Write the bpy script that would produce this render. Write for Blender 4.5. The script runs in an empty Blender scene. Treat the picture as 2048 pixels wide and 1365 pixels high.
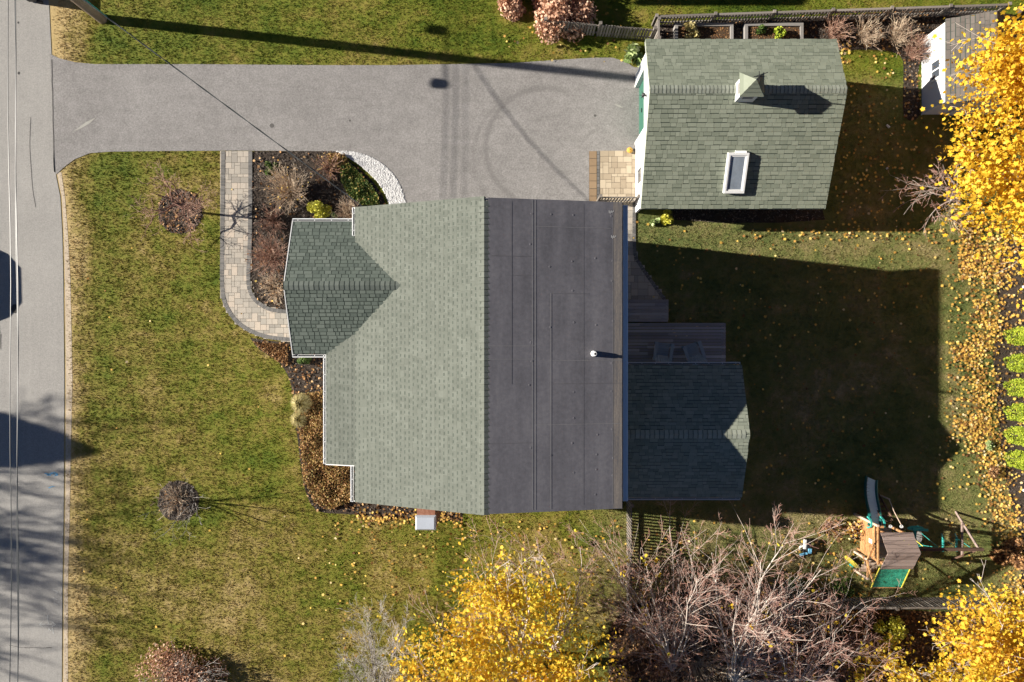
import bpy, math, random
import numpy as np
from mathutils import Vector, Matrix
R = math.radians
random.seed(7)
rs = np.random.RandomState(11)
S = bpy.context.scene
COL = S.collection

# ------------------------------------------------------------------ camera, sky, sun
cam_d = bpy.data.cameras.new('camera'); cam = bpy.data.objects.new('camera', cam_d); COL.objects.link(cam)
cam_d.lens = 24; cam_d.sensor_width = 36; cam_d.clip_end = 2000
cam.location = (0, 0, 30); cam.rotation_euler = (0, 0, 0)
S.camera = cam
TAN_EL = 0.41; AZ = R(6.4); EL = math.atan(TAN_EL)
w = bpy.data.worlds.new('World'); S.world = w; w.use_nodes = True
nt = w.node_tree; bg = nt.nodes['Background']
sky = nt.nodes.new('ShaderNodeTexSky'); sky.sky_type = 'NISHITA'; sky.sun_disc = False
sky.sun_elevation = EL; sky.sun_rotation = R(276.4); sky.air_density = .38; sky.dust_density = .05; sky.altitude = 1500; sky.ozone_density = 1.2
nt.links.new(sky.outputs[0], bg.inputs[0]); bg.inputs[1].default_value = 0.05
sun_d = bpy.data.lights.new('sun', 'SUN'); sun_d.energy = 5; sun_d.angle = R(0.5); sun_d.color = (1.0, .93, .82)
sun = bpy.data.objects.new('sun', sun_d); COL.objects.link(sun); sun.location = (-40, 5, 30)
sun.rotation_euler = Vector((math.cos(AZ), -math.sin(AZ), -TAN_EL)).to_track_quat('-Z', 'Y').to_euler()
S.view_settings.view_transform = 'Standard'; S.view_settings.look = 'None'
S.view_settings.exposure = 1.25; S.view_settings.gamma = 1

K = 45.5
def G(px, py, z=0):
    s = 1365.3 / (30 - z)
    return ((px - 1024) / s, (682.5 - py) / s)
def GP(pts): return [G(*p) for p in pts]

# ------------------------------------------------------------------ materials
def newmat(name):
    m = bpy.data.materials.new(name); m.use_nodes = True
    n = m.node_tree; return m, n, n.nodes['Principled BSDF']
def ramp(n, fac, stops):
    r = n.nodes.new('ShaderNodeValToRGB'); e = r.color_ramp.elements
    while len(e) < len(stops): e.new(.5)
    for i, (p, c) in enumerate(stops):
        e[i].position = p; e[i].color = (*c, 1)
    n.links.new(fac, r.inputs[0]); return r.outputs[0]
def math_(n, op, a, b):
    m = n.nodes.new('ShaderNodeMath'); m.operation = op
    for i, x in enumerate((a, b)):
        if isinstance(x, (int, float)): m.inputs[i].default_value = x
        else: n.links.new(x, m.inputs[i])
    return m.outputs[0]
def noise(n, scale, detail=4, rough=.6, stretch=None, world=True):
    t = n.nodes.new('ShaderNodeTexNoise'); t.inputs['Scale'].default_value = scale
    t.inputs['Detail'].default_value = detail; t.inputs['Roughness'].default_value = rough
    if world:
        g = n.nodes.new('ShaderNodeNewGeometry'); v = g.outputs['Position']
    else:
        g = n.nodes.new('ShaderNodeTexCoord'); v = g.outputs['Object']
    if stretch:
        mp = n.nodes.new('ShaderNodeMapping'); mp.inputs['Scale'].default_value = stretch
        n.links.new(v, mp.inputs[0]); v = mp.outputs[0]
    n.links.new(v, t.inputs['Vector']); return t.outputs[0]
def tone_attr(n):
    a = n.nodes.new('ShaderNodeAttribute'); a.attribute_name = 'tone'; return a.outputs['Fac']
def mixf(n, items):
    """weighted sum of sockets"""
    out = None
    for s, wt in items:
        q = math_(n, 'MULTIPLY', s, wt); out = q if out is None else math_(n, 'ADD', out, q)
    return out
def bumpn(n, b, h, strength, dist=.02):
    bp = n.nodes.new('ShaderNodeBump'); bp.inputs['Strength'].default_value = strength
    bp.inputs['Distance'].default_value = dist
    n.links.new(h, bp.inputs['Height']); n.links.new(bp.outputs[0], b.inputs['Normal'])
def mat(name, stops, terms, rough=.85, bump=None, spec=.3, metal=0, transl=0, world=True):
    """terms: list of ('tone', w) or (scale, w[, stretch]) summed into the ramp"""
    m, n, b = newmat(name)
    its = []
    for t in terms:
        if t[0] == 'tone': its.append((tone_attr(n), t[1]))
        else: its.append((noise(n, t[0], 5, .65, t[2] if len(t) > 2 else None, world), t[1]))
    if not its: its = [(noise(n, 3, 3, .5, None, world), 1)]
    c = ramp(n, mixf(n, its), stops)
    n.links.new(c, b.inputs['Base Color'])
    b.inputs['Roughness'].default_value = rough; b.inputs['Metallic'].default_value = metal
    b.inputs['Specular IOR Level'].default_value = spec
    if bump: bumpn(n, b, noise(n, bump[0], 6, .7, None, world), bump[1], bump[2] if len(bump) > 2 else .02)
    if transl:
        tr = n.nodes.new('ShaderNodeBsdfTranslucent'); n.links.new(c, tr.inputs[0])
        mx = n.nodes.new('ShaderNodeMixShader'); mx.inputs[0].default_value = transl
        n.links.new(b.outputs[0], mx.inputs[1]); n.links.new(tr.outputs[0], mx.inputs[2])
        n.links.new(mx.outputs[0], n.nodes['Material Output'].inputs[0])
    return m
def flat(name, col, rough=.6, var=.12, sc=2.5, **k):
    a = tuple(c * (1 - var) for c in col); b = tuple(min(1, c * (1 + var)) for c in col)
    return mat(name, [(.3, a), (.7, b)], [(sc, 1)], rough, **k)

M = {}
M['road'] = mat('road_asphalt', [(.34, (.22, .212, .20)), (.5, (.305, .293, .276)), (.66, (.39, .372, .348))], [(18, .5), (.5, .22), (5, .15), (.9, .13, (6, .3, 1))], .9, (60, .6, .015))
M['drive'] = mat('driveway_asphalt', [(.32, (.132, .125, .12)), (.5, (.243, .231, .224)), (.66, (.365, .348, .336))], [(16, .52), (.4, .22), (2.2, .16), (1.2, .1, (.3, 3, 1))], .9, (60, .7, .02))
def drive_marks():
    m = M['drive']; n = m.node_tree; b = n.nodes['Principled BSDF']; src = b.inputs['Base Color'].links[0].from_socket
    g = n.nodes.new('ShaderNodeNewGeometry'); sp = n.nodes.new('ShaderNodeSeparateXYZ'); n.links.new(g.outputs['Position'], sp.inputs[0]); tot = None
    nz = noise(n, 2.2, 3, .6)
    for (cx, cy, r, wd, x0, x1, s) in ((1.45, 8.5, 2.6, .20, -2.0, 3.2, .34), (1.2, 8.1, 2.9, .14, -2.2, 1.0, .22), (3.9, 8.3, .95, .14, 2.7, 4.6, .30), (-6, 4.5, 5.2, .3, -3, 0, .16), (-3.25, 8, 0, 0, 0, 0, 0)):
        if not s: continue
        dx = math_(n, 'SUBTRACT', sp.outputs['X'], cx); dy = math_(n, 'SUBTRACT', sp.outputs['Y'], cy)
        d = math_(n, 'SQRT', math_(n, 'ADD', math_(n, 'MULTIPLY', dx, dx), math_(n, 'MULTIPLY', dy, dy)), 0)
        k = math_(n, 'ABSOLUTE', math_(n, 'SUBTRACT', d, r), 0)
        mr = n.nodes.new('ShaderNodeMapRange'); mr.interpolation_type = 'SMOOTHSTEP'; mr.inputs[1].default_value = wd; mr.inputs[2].default_value = .02; mr.inputs[3].default_value = 0; mr.inputs[4].default_value = s; n.links.new(k, mr.inputs[0])
        f = mr.outputs[0]
        for a, c in ((x0, x0 + .8), (x1, x1 - 1.2)):
            m2 = n.nodes.new('ShaderNodeMapRange'); m2.inputs[1].default_value = a; m2.inputs[2].default_value = c; n.links.new(sp.outputs['X'], m2.inputs[0]); f = math_(n, 'MULTIPLY', f, m2.outputs[0])
        tot = f if tot is None else math_(n, 'MAXIMUM', tot, f)
    tot = math_(n, 'MULTIPLY', tot, math_(n, 'ADD', math_(n, 'MULTIPLY', nz, 1.4), .3))
    mx = n.nodes.new('ShaderNodeMix'); mx.data_type = 'RGBA'; n.links.new(tot, mx.inputs[0]); n.links.new(src, mx.inputs[6]); mx.inputs[7].default_value = (.10, .094, .092, 1)
    n.links.new(mx.outputs[2], b.inputs['Base Color'])
drive_marks()
M['crack'] = flat('tar_crack', (.055, .052, .05), .9)
M['stain'] = flat('oil_stain', (.10, .095, .09), .8)
M['faded'] = flat('faded_smear', (.34, .33, .30), .9)
M['sand'] = mat('sandy_verge', [(.3, (.36, .29, .21)), (.6, (.56, .47, .36)), (.78, (.25, .21, .12))], [(14, .5), (2, .5)], .95, (60, .6, .02))
def lawn_material(name, blades):
    m, n, b = newmat(name)
    big = noise(n, .22, 2, .5); mid = noise(n, 1.1, 4, .65); fin = noise(n, 14 if blades else 30, 4, .7)
    hi = noise(n, 4.2, 3, .6)
    mow = noise(n, 1.0, 2, .5, (.16, 1.1, 1)); its = [(big, .42), (mid, .38), (hi, .22), (mow, .16)] + ([(tone_attr(n), .20)] if blades else [(fin, .20)])
    v = mixf(n, its)
    # drier grass near the road and in the lower lawn, greener in the top strip
    g = n.nodes.new('ShaderNodeNewGeometry'); sp = n.nodes.new('ShaderNodeSeparateXYZ'); n.links.new(g.outputs['Position'], sp.inputs[0])
    def rng(sock, a, bb, lo, hi2):
        mr = n.nodes.new('ShaderNodeMapRange'); mr.inputs[1].default_value = a; mr.inputs[2].default_value = bb
        mr.inputs[3].default_value = lo; mr.inputs[4].default_value = hi2; n.links.new(sock, mr.inputs[0]); return mr.outputs[0]
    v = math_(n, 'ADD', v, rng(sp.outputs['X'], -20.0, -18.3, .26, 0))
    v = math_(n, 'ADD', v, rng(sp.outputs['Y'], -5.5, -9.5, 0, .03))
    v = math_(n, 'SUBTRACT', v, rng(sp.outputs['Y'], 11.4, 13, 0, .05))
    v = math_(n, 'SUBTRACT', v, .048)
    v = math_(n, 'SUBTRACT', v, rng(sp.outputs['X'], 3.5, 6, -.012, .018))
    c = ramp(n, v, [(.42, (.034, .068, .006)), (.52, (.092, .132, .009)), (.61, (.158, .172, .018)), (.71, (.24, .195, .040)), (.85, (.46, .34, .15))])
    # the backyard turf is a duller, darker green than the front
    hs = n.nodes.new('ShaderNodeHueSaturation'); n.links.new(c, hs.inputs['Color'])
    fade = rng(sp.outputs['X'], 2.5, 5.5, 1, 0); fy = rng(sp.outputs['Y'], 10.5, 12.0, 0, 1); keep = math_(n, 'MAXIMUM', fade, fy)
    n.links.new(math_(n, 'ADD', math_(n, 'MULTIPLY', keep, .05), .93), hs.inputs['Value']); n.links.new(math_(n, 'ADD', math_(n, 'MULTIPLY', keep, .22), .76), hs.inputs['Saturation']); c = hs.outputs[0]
    n.links.new(c, b.inputs['Base Color']); b.inputs['Roughness'].default_value = .8; b.inputs['Specular IOR Level'].default_value = .15
    if not blades: bumpn(n, b, fin, .8, .03)
    return m
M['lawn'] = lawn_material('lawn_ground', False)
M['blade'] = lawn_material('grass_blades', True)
M['mulch'] = mat('dark_mulch', [(.3, (.022, .016, .012)), (.55, (.055, .04, .03)), (.75, (.11, .085, .065))], [(35, .6), (5, .4)], .95, (60, 1, .03))
M['chips'] = mat('bark_chips', [(0, (.03, .024, .02)), (.5, (.065, .052, .043)), (.85, (.12, .098, .08)), (1, (.24, .20, .17))], [('tone', 1)], .95)
M['litter'] = mat('leaf_litter', [(.3, (.03, .02, .012)), (.5, (.075, .045, .025)), (.7, (.16, .10, .05))], [(25, .5), (4, .5)], .95, (40, 1, .04))
M['fallen'] = mat('fallen_leaf', [(0, (.12, .06, .03)), (.2, (.36, .18, .05)), (.45, (.62, .36, .08)), (.7, (.80, .53, .11)), (.9, (.86, .64, .20)), (1, (.75, .60, .38))], [('tone', 1)], .7, spec=.2, transl=.2)
M['fallen_brown'] = mat('brown_fallen_leaf', [(0, (.07, .035, .02)), (.4, (.20, .10, .045)), (.75, (.38, .20, .08)), (1, (.55, .36, .18))], [('tone', 1)], .8, spec=.2, transl=.15)
M['stone'] = mat('white_river_stone', [(0, (.55, .54, .53)), (.5, (.80, .79, .78)), (1, (.92, .91, .90))], [('tone', 1)], .7)
M['paver'] = mat('tan_paver', [(0, (.27, .245, .215)), (.35, (.36, .33, .285)), (.7, (.44, .39, .33)), (1, (.50, .42, .34))], [('tone', .85), (6, .15)], .9, (50, .3, .01))
M['paver_warm'] = mat('warm_paver', [(0, (.30, .24, .17)), (.5, (.40, .33, .24)), (1, (.50, .42, .31))], [('tone', .85), (6, .15)], .9, (50, .3, .01))
M['paver_brown'] = mat('brown_paver', [(0, (.22, .15, .09)), (1, (.36, .26, .16))], [('tone', .7), (12, .3)], .9, (50, .4, .01))
M['edge'] = mat('grey_edging_paver', [(0, (.10, .098, .095)), (1, (.19, .182, .175))], [('tone', .8), (10, .2)], .9, (50, .4, .01))
M['tyre'] = flat('tyre_mark', (.205, .193, .185), .9, .12)
M['joint'] = flat('joint_sand', (.09, .08, .07), .95)
def shingle_mat(name, a, b_, c_):
    return mat(name, [(.1, a), (.5, b_), (.95, c_)], [('tone', .42), (.5, .30), (7, .28)], .92, (180, .35, .006), spec=.25)
M['sh_main'] = mat('pale_green_shingle', [(.15, (.108, .120, .100)), (.5, (.148, .160, .136)), (.88, (.192, .206, .178))], [('tone', .26), (.45, .24), (1.0, .2, (.4, 4, 1)), (7, .3)], .92, (180, .35, .006), spec=.25)
M['sh_porch'] = shingle_mat('dark_green_shingle', (.06, .076, .066), (.10, .122, .104), (.15, .172, .15))
M['sh_gar'] = shingle_mat('mossy_green_shingle', (.125, .143, .108), (.192, .212, .163), (.255, .275, .218))
M['sh_wing'] = shingle_mat('rear_green_shingle', (.13, .15, .12), (.22, .24, .19), (.30, .32, .26))
M['sh_grey'] = shingle_mat('grey_brown_shingle', (.075, .066, .060), (.125, .112, .102), (.18, .162, .148))
M['cap'] = shingle_mat('ridge_cap_shingle', (.20, .21, .17), (.29, .31, .255), (.36, .38, .32))
M['cap_dark'] = shingle_mat('dark_ridge_cap_shingle', (.09, .105, .092), (.135, .155, .135), (.19, .21, .185))
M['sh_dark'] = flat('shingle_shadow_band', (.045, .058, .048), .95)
M['sh_dash'] = flat('shingle_dash_band', (.095, .110, .092), .95)
M['membrane'] = mat('black_membrane', [(.38, (.085, .082, .092)), (.5, (.120, .115, .128)), (.63, (.165, .158, .170))], [(.9, .42, (1.6, .22, 1)), (.45, .28), (8, .3)], .75, (40, .15, .01), spec=.35)
M['membrane_dirty'] = mat('dusty_membrane_edge', [(.38, (.11, .105, .11)), (.55, (.19, .165, .145)), (.75, (.30, .26, .225))], [(1.6, .6, (8, .4, 1)), (9, .4, (3, 1, 1))], .85)
M['seam'] = flat('membrane_seam', (.19, .185, .19), .8)
M['seam_dark'] = flat('membrane_seam_edge', (.106, .102, .112), .8)
M['white'] = flat('white_trim', (.68, .68, .67), .5, .04)
M['gutter'] = flat('white_gutter_metal', (.86, .87, .88), .4, .03)
M['siding'] = flat('white_siding', (.60, .61, .62), .6, .05)
M['glass'] = flat('window_glass', (.05, .06, .075), .08, .1, spec=.6)
M['skyglass'] = flat('skylight_glass', (.20, .23, .27), .15, .15, spec=.6)
M['greendoor'] = flat('green_door_paint', (.035, .12, .085), .5, .08)
M['black'] = flat('black_plastic', (.018, .018, .02), .45, .15)
M['darkmetal'] = flat('dark_metal', (.05, .05, .055), .4, metal=.6)
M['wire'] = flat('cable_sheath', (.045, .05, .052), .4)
M['cover'] = mat('mixed_ground_cover_leaf', [(0, (.02, .05, .01)), (.45, (.08, .14, .025)), (.75, (.20, .25, .06)), (.88, (.45, .42, .12)), (1, (.42, .22, .08))], [('tone', 1)], .6, transl=.2)
M['brick'] = mat('brick', [(.3, (.17, .07, .045)), (.5, (.27, .12, .075)), (.7, (.36, .2, .14))], [(16, .6, (1, 1, 3)), (2, .4)], .9, (50, .5, .01))
M['steel'] = flat('galvanised_cap', (.62, .66, .72), .35, .05, metal=.35)
M['pole'] = mat('weathered_pole_wood', [(.3, (.17, .11, .06)), (.5, (.30, .22, .15)), (.7, (.42, .35, .27))], [(20, .6, (4, 4, .2)), (2, .4)], .9, (60, .5, .01))
M['fence'] = mat('weathered_fence_wood', [(.1, (.10, .088, .076)), (.5, (.19, .168, .148)), (.9, (.31, .28, .25))], [('tone', .4), (14, .6, (5, 5, .4))], .9, (60, .4, .01))
M['greywood'] = mat('grey_timber', [(.1, (.17, .16, .15)), (.9, (.36, .345, .33))], [('tone', .4), (12, .6, (.4, 6, 6))], .9, (60, .4, .01))
M['deck'] = mat('grey_deck_board', [(.1, (.18, .17, .17)), (.5, (.32, .31, .315)), (.9, (.55, .54, .56))], [('tone', .45), (1.2, .25), (9, .3, (.4, 6, 6))], .85, (60, .3, .01))
M['cedar'] = mat('stained_cedar', [(.1, (.30, .14, .055)), (.5, (.46, .235, .10)), (.9, (.60, .34, .16))], [('tone', .4), (12, .6, (4, 4, .4))], .75, (60, .3, .01))
M['palewood'] = mat('pale_raw_wood', [(.1, (.42, .30, .22)), (.9, (.66, .52, .42))], [('tone', .4), (12, .6)], .8)  # pale untreated wood colour of the play posts, steps and rope
M['playroof'] = mat('grey_brown_roof_board', [(.1, (.18, .13, .11)), (.5, (.27, .20, .17)), (.9, (.38, .30, .27))], [('tone', .45), (7, .55, (.4, 9, 9))], .9, (60, .4, .01))
M['darkwood'] = mat('dark_brown_wood', [(.1, (.06, .035, .025)), (.9, (.17, .10, .07))], [('tone', .4), (12, .6)], .85)
M['teal'] = flat('teal_plastic', (.05, .36, .32), .4, .1)
M['dkgreen'] = flat('dark_green_plastic', (.012, .10, .09), .4, .1)
M['slidebed'] = flat('pale_green_plastic', (.74, .86, .83), .25, .06)
M['tarp'] = mat('green_tarp', [(.3, (.02, .22, .14)), (.7, (.05, .36, .24))], [(9, .6, (5, 1, 1)), (2, .4)], .6, (8, .5, .05))
M['yellow'] = flat('yellow_plastic', (.80, .70, .10), .45, .06)
M['chair'] = flat('grey_resin', (.27, .33, .38), .6, .1)
M['bark'] = mat('grey_bark', [(0, (.52, .46, .41)), (.35, (.56, .48, .42)), (.65, (.50, .35, .29)), (1, (.46, .20, .15))], [('tone', .85), (9, .15)], .9)
M['bark_dark'] = mat('dark_bark', [(.2, (.06, .045, .035)), (.8, (.16, .12, .095))], [('tone', .5), (9, .5)], .9)
M['twig_tan'] = mat('tan_twigs', [(0, (.20, .13, .09)), (.5, (.48, .36, .26)), (1, (.70, .57, .42))], [('tone', 1)], .9)
M['twig_red'] = mat('russet_twigs', [(0, (.13, .065, .05)), (.5, (.33, .18, .13)), (1, (.52, .35, .26))], [('tone', 1)], .9)
M['twig_grey'] = mat('grey_twigs', [(0, (.20, .18, .165)), (1, (.46, .43, .40))], [('tone', 1)], .9)
M['maple'] = mat('golden_maple_leaf', [(0, (.32, .15, .02)), (.16, (.62, .32, .025)), (.40, (.78, .49, .035)), (.74, (.82, .58, .055)), (1, (.72, .60, .10))], [('tone', .8), (.7, .2)], .6, spec=.25, transl=.35)
M['maple_y'] = mat('yellow_green_maple_leaf', [(0, (.38, .17, .04)), (.22, (.68, .37, .035)), (.50, (.76, .52, .045)), (.76, (.62, .53, .06)), (1, (.28, .36, .05))], [('tone', .6), (.45, .4)], .6, spec=.25, transl=.35)
M['copper'] = mat('coppery_leaf', [(0, (.26, .13, .08)), (.5, (.60, .34, .22)), (1, (.82, .60, .44))], [('tone', 1)], .7, transl=.25)
M['lime'] = mat('lime_evergreen', [(0, (.11, .17, .015)), (.5, (.31, .39, .025)), (1, (.52, .57, .06))], [('tone', 1)], .7, transl=.2)
M['green'] = mat('green_leaf', [(0, (.03, .07, .012)), (.5, (.09, .16, .03)), (1, (.22, .28, .08))], [('tone', 1)], .6, transl=.2)
M['dkleaf'] = mat('dark_evergreen_leaf', [(0, (.012, .03, .012)), (1, (.05, .09, .03))], [('tone', 1)], .7)
M['yelleaf'] = mat('yellow_bush_leaf', [(0, (.35, .33, .03)), (.5, (.62, .60, .06)), (1, (.80, .75, .18))], [('tone', 1)], .6, transl=.25)
M['broad'] = mat('pale_green_broad_leaf', [(0, (.16, .25, .07)), (.5, (.33, .42, .16)), (1, (.58, .62, .36))], [('tone', 1)], .5, transl=.15)
M['straw'] = mat('straw_grass', [(0, (.22, .17, .06)), (.5, (.42, .36, .14)), (1, (.60, .52, .28))], [('tone', 1)], .8, transl=.2)
M['perennial'] = mat('faded_perennials', [(0, (.13, .06, .03)), (.3, (.30, .15, .06)), (.5, (.26, .22, .07)), (.72, (.50, .30, .11)), (1, (.68, .50, .28))], [('tone', .75), (2.5, .25)], .8, transl=.2)
M['blue_mark'] = flat('blue_marking_paint', (.10, .30, .52), .8, .2)
M['white_mark'] = flat('white_marking_paint', (.55, .55, .53), .8, .2)
M['ltblue'] = flat('light_blue_plastic', (.18, .48, .72), .4)
M['carpaint'] = flat('silver_car_paint', (.4, .41, .43), .3, metal=.4)
M['rubber'] = flat('tyre_rubber', (.03, .03, .03), .8)

# ------------------------------------------------------------------ object helpers
def tag(o, label=None, cat=None, group=None, kind=None):
    if label: o['label'] = label
    if cat: o['category'] = cat
    if group: o['group'] = group
    if kind: o['kind'] = kind
    return o
def thing(name, label, cat, loc=(0, 0, 0), group=None):
    o = bpy.data.objects.new(name, None); COL.objects.link(o); o.location = loc; o.empty_display_size = .2
    return tag(o, label, cat, group)
def origin_of(p):
    v = Vector((0, 0, 0))
    while p is not None: v += p.location; p = p.parent
    return v
def link(name, me, parent=None):
    o = bpy.data.objects.new(name, me); COL.objects.link(o)
    if parent is not None: o.parent = parent
    return o
def np_obj(name, V, F, tone, mats, parent=None, midx=None, smooth=False, loc=None):
    """V (n,3) world coords, F (m,k)"""
    V = np.asarray(V, dtype=np.float32); F = np.asarray(F, dtype=np.int32)
    off = origin_of(parent) if parent is not None else Vector(loc or (0, 0, 0))
    V = V - np.array(off, dtype=np.float32)
    me = bpy.data.meshes.new(name); m, k = F.shape
    me.vertices.add(len(V)); me.vertices.foreach_set('co', V.ravel())
    me.loops.add(m * k); me.loops.foreach_set('vertex_index', F.ravel())
    me.polygons.add(m); me.polygons.foreach_set('loop_start', np.arange(0, m * k, k, dtype=np.int32))
    if midx is not None: me.polygons.foreach_set('material_index', np.asarray(midx, dtype=np.int32))
    if smooth: me.polygons.foreach_set('use_smooth', np.ones(m, dtype=bool))
    me.update(calc_edges=True)
    a = me.attributes.new('tone', 'FLOAT', 'FACE'); a.data.foreach_set('value', np.asarray(tone, dtype=np.float32))
    for q in (mats if isinstance(mats, (list, tuple)) else [mats]): me.materials.append(q)
    o = link(name, me, parent)
    if parent is None and loc: o.location = loc
    return o
class MB:
    def __init__(s): s.v = []; s.f = []; s.m = []; s.t = []
    def face(s, pts, m=0, t=None):
        i = len(s.v); s.v += [tuple(p) for p in pts]; s.f.append(tuple(range(i, i + len(pts)))); s.m.append(m); s.t.append(random.random() if t is None else t)
    def hexa(s, P, m=0, t=None):
        """8 points: bottom 0-3, top 4-7"""
        t = random.random() if t is None else t
        i = len(s.v); s.v += [tuple(p) for p in P]
        for q in ((3, 2, 1, 0), (4, 5, 6, 7), (0, 1, 5, 4), (1, 2, 6, 5), (2, 3, 7, 6), (3, 0, 4, 7)):
            s.f.append(tuple(i + a for a in q)); s.m.append(m); s.t.append(t)
    def box(s, x0, x1, y0, y1, z0, z1, m=0, t=None):
        s.hexa([(x0, y0, z0), (x1, y0, z0), (x1, y1, z0), (x0, y1, z0), (x0, y0, z1), (x1, y0, z1), (x1, y1, z1), (x0, y1, z1)], m, t)
    def beam(s, a, b, wd, th, m=0, t=None, up=(0, 0, 1)):
        a = Vector(a); b = Vector(b); d = (b - a).normalized(); u = Vector(up)
        if abs(d.dot(u)) > .98: u = Vector((1, 0, 0))
        x = d.cross(u).normalized() * wd / 2; y = x.cross(d).normalized() * th / 2
        s.hexa([a - x - y, a + x - y, b + x - y, b - x - y, a - x + y, a + x + y, b + x + y, b - x + y], m, t)
    def tube(s, a, b, r0, r1=None, n=8, m=0, t=None, caps=True):
        r1 = r0 if r1 is None else r1
        t = random.random() if t is None else t
        a = Vector(a); b = Vector(b); d = (b - a).normalized(); u = Vector((0, 0, 1)) if abs(d.z) < .9 else Vector((1, 0, 0))
        x = d.cross(u).normalized(); y = d.cross(x).normalized(); i = len(s.v)
        for k in range(n):
            c, q = math.cos(2 * math.pi * k / n), math.sin(2 * math.pi * k / n)
            s.v += [tuple(a + (x * c + y * q) * r0), tuple(b + (x * c + y * q) * r1)]
        for k in range(n):
            k2 = (k + 1) % n; s.f.append((i + 2 * k, i + 2 * k2, i + 2 * k2 + 1, i + 2 * k + 1)); s.m.append(m); s.t.append(t)
        if caps:
            s.f.append(tuple(i + 2 * k + 1 for k in range(n))); s.m.append(m); s.t.append(t)
            s.f.append(tuple(i + 2 * k for k in reversed(range(n)))); s.m.append(m); s.t.append(t)
    def path(s, pts, r, n=6, m=0, t=.5):
        for a, b in zip(pts[:-1], pts[1:]): s.tube(a, b, r, r, n, m, t)
    def build(s, name, mats, parent=None, bevel=0, smooth=False):
        off = origin_of(parent) if parent is not None else Vector((0, 0, 0))
        me = bpy.data.meshes.new(name); me.from_pydata([(p[0] - off.x, p[1] - off.y, p[2] - off.z) for p in s.v], [], s.f)
        me.polygons.foreach_set('material_index', s.m)
        a = me.attributes.new('tone', 'FLOAT', 'FACE'); a.data.foreach_set('value', s.t)
        for q in (mats if isinstance(mats, (list, tuple)) else [mats]): me.materials.append(q)
        if smooth: me.polygons.foreach_set('use_smooth', [True] * len(s.f))
        me.update(); o = link(name, me, parent)
        if bevel:
            bv = o.modifiers.new('bevel', 'BEVEL'); bv.width = bevel; bv.segments = 2; bv.limit_method = 'ANGLE'
        return o
def split_build(mb, name, m, parent):
    """every 8-point box of mb becomes a part of its own"""
    for i in range(len(mb.v) // 8):
        o = MB(); o.hexa(mb.v[i * 8:i * 8 + 8], 0, .5); o.build(name, m, parent)
def inside(poly, X, Y):
    c = np.zeros(X.shape, bool); n = len(poly)
    for i in range(n):
        x0, y0 = poly[i]; x1, y1 = poly[(i + 1) % n]
        if y0 == y1: continue
        k = ((y0 > Y) != (y1 > Y)) & (X < (x1 - x0) * (Y - y0) / (y1 - y0) + x0)
        c ^= k
    return c
def smooth_line(pts, n=6, closed=False):
    out = []; m = len(pts)
    rng_ = range(m if closed else m - 1)
    for i in rng_:
        p0 = pts[(i - 1) % m] if closed or i > 0 else pts[i]; p1 = pts[i]; p2 = pts[(i + 1) % m]
        p3 = pts[(i + 2) % m] if closed or i + 2 < m else p2
        for k in range(n):
            t = k / n
            out.append(tuple(.5 * ((2 * p1[a]) + (-p0[a] + p2[a]) * t + (2 * p0[a] - 5 * p1[a] + 4 * p2[a] - p3[a]) * t * t + (-p0[a] + 3 * p1[a] - 3 * p2[a] + p3[a]) * t ** 3) for a in range(2)))
    if not closed: out.append(tuple(pts[-1]))
    return out
def sheet(name, poly, z, m, parent=None):
    mb = MB()
    a = sum(poly[i][0] * poly[(i + 1) % len(poly)][1] - poly[(i + 1) % len(poly)][0] * poly[i][1] for i in range(len(poly)))
    if a < 0: poly = poly[::-1]
    mb.face([(x, y, z) for x, y in poly]); return mb.build(name, m, parent)
def wiggle(poly, amp=.04, step=.35, seed=1):
    r = random.Random(seed); out = []
    for i in range(len(poly)):
        a = poly[i]; b = poly[(i + 1) % len(poly)]; L = math.dist(a, b); n = max(1, int(L / step))
        for k in range(n):
            t = k / n; out.append((a[0] + (b[0] - a[0]) * t + r.uniform(-amp, amp), a[1] + (b[1] - a[1]) * t + r.uniform(-amp, amp)))
    return out

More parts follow.
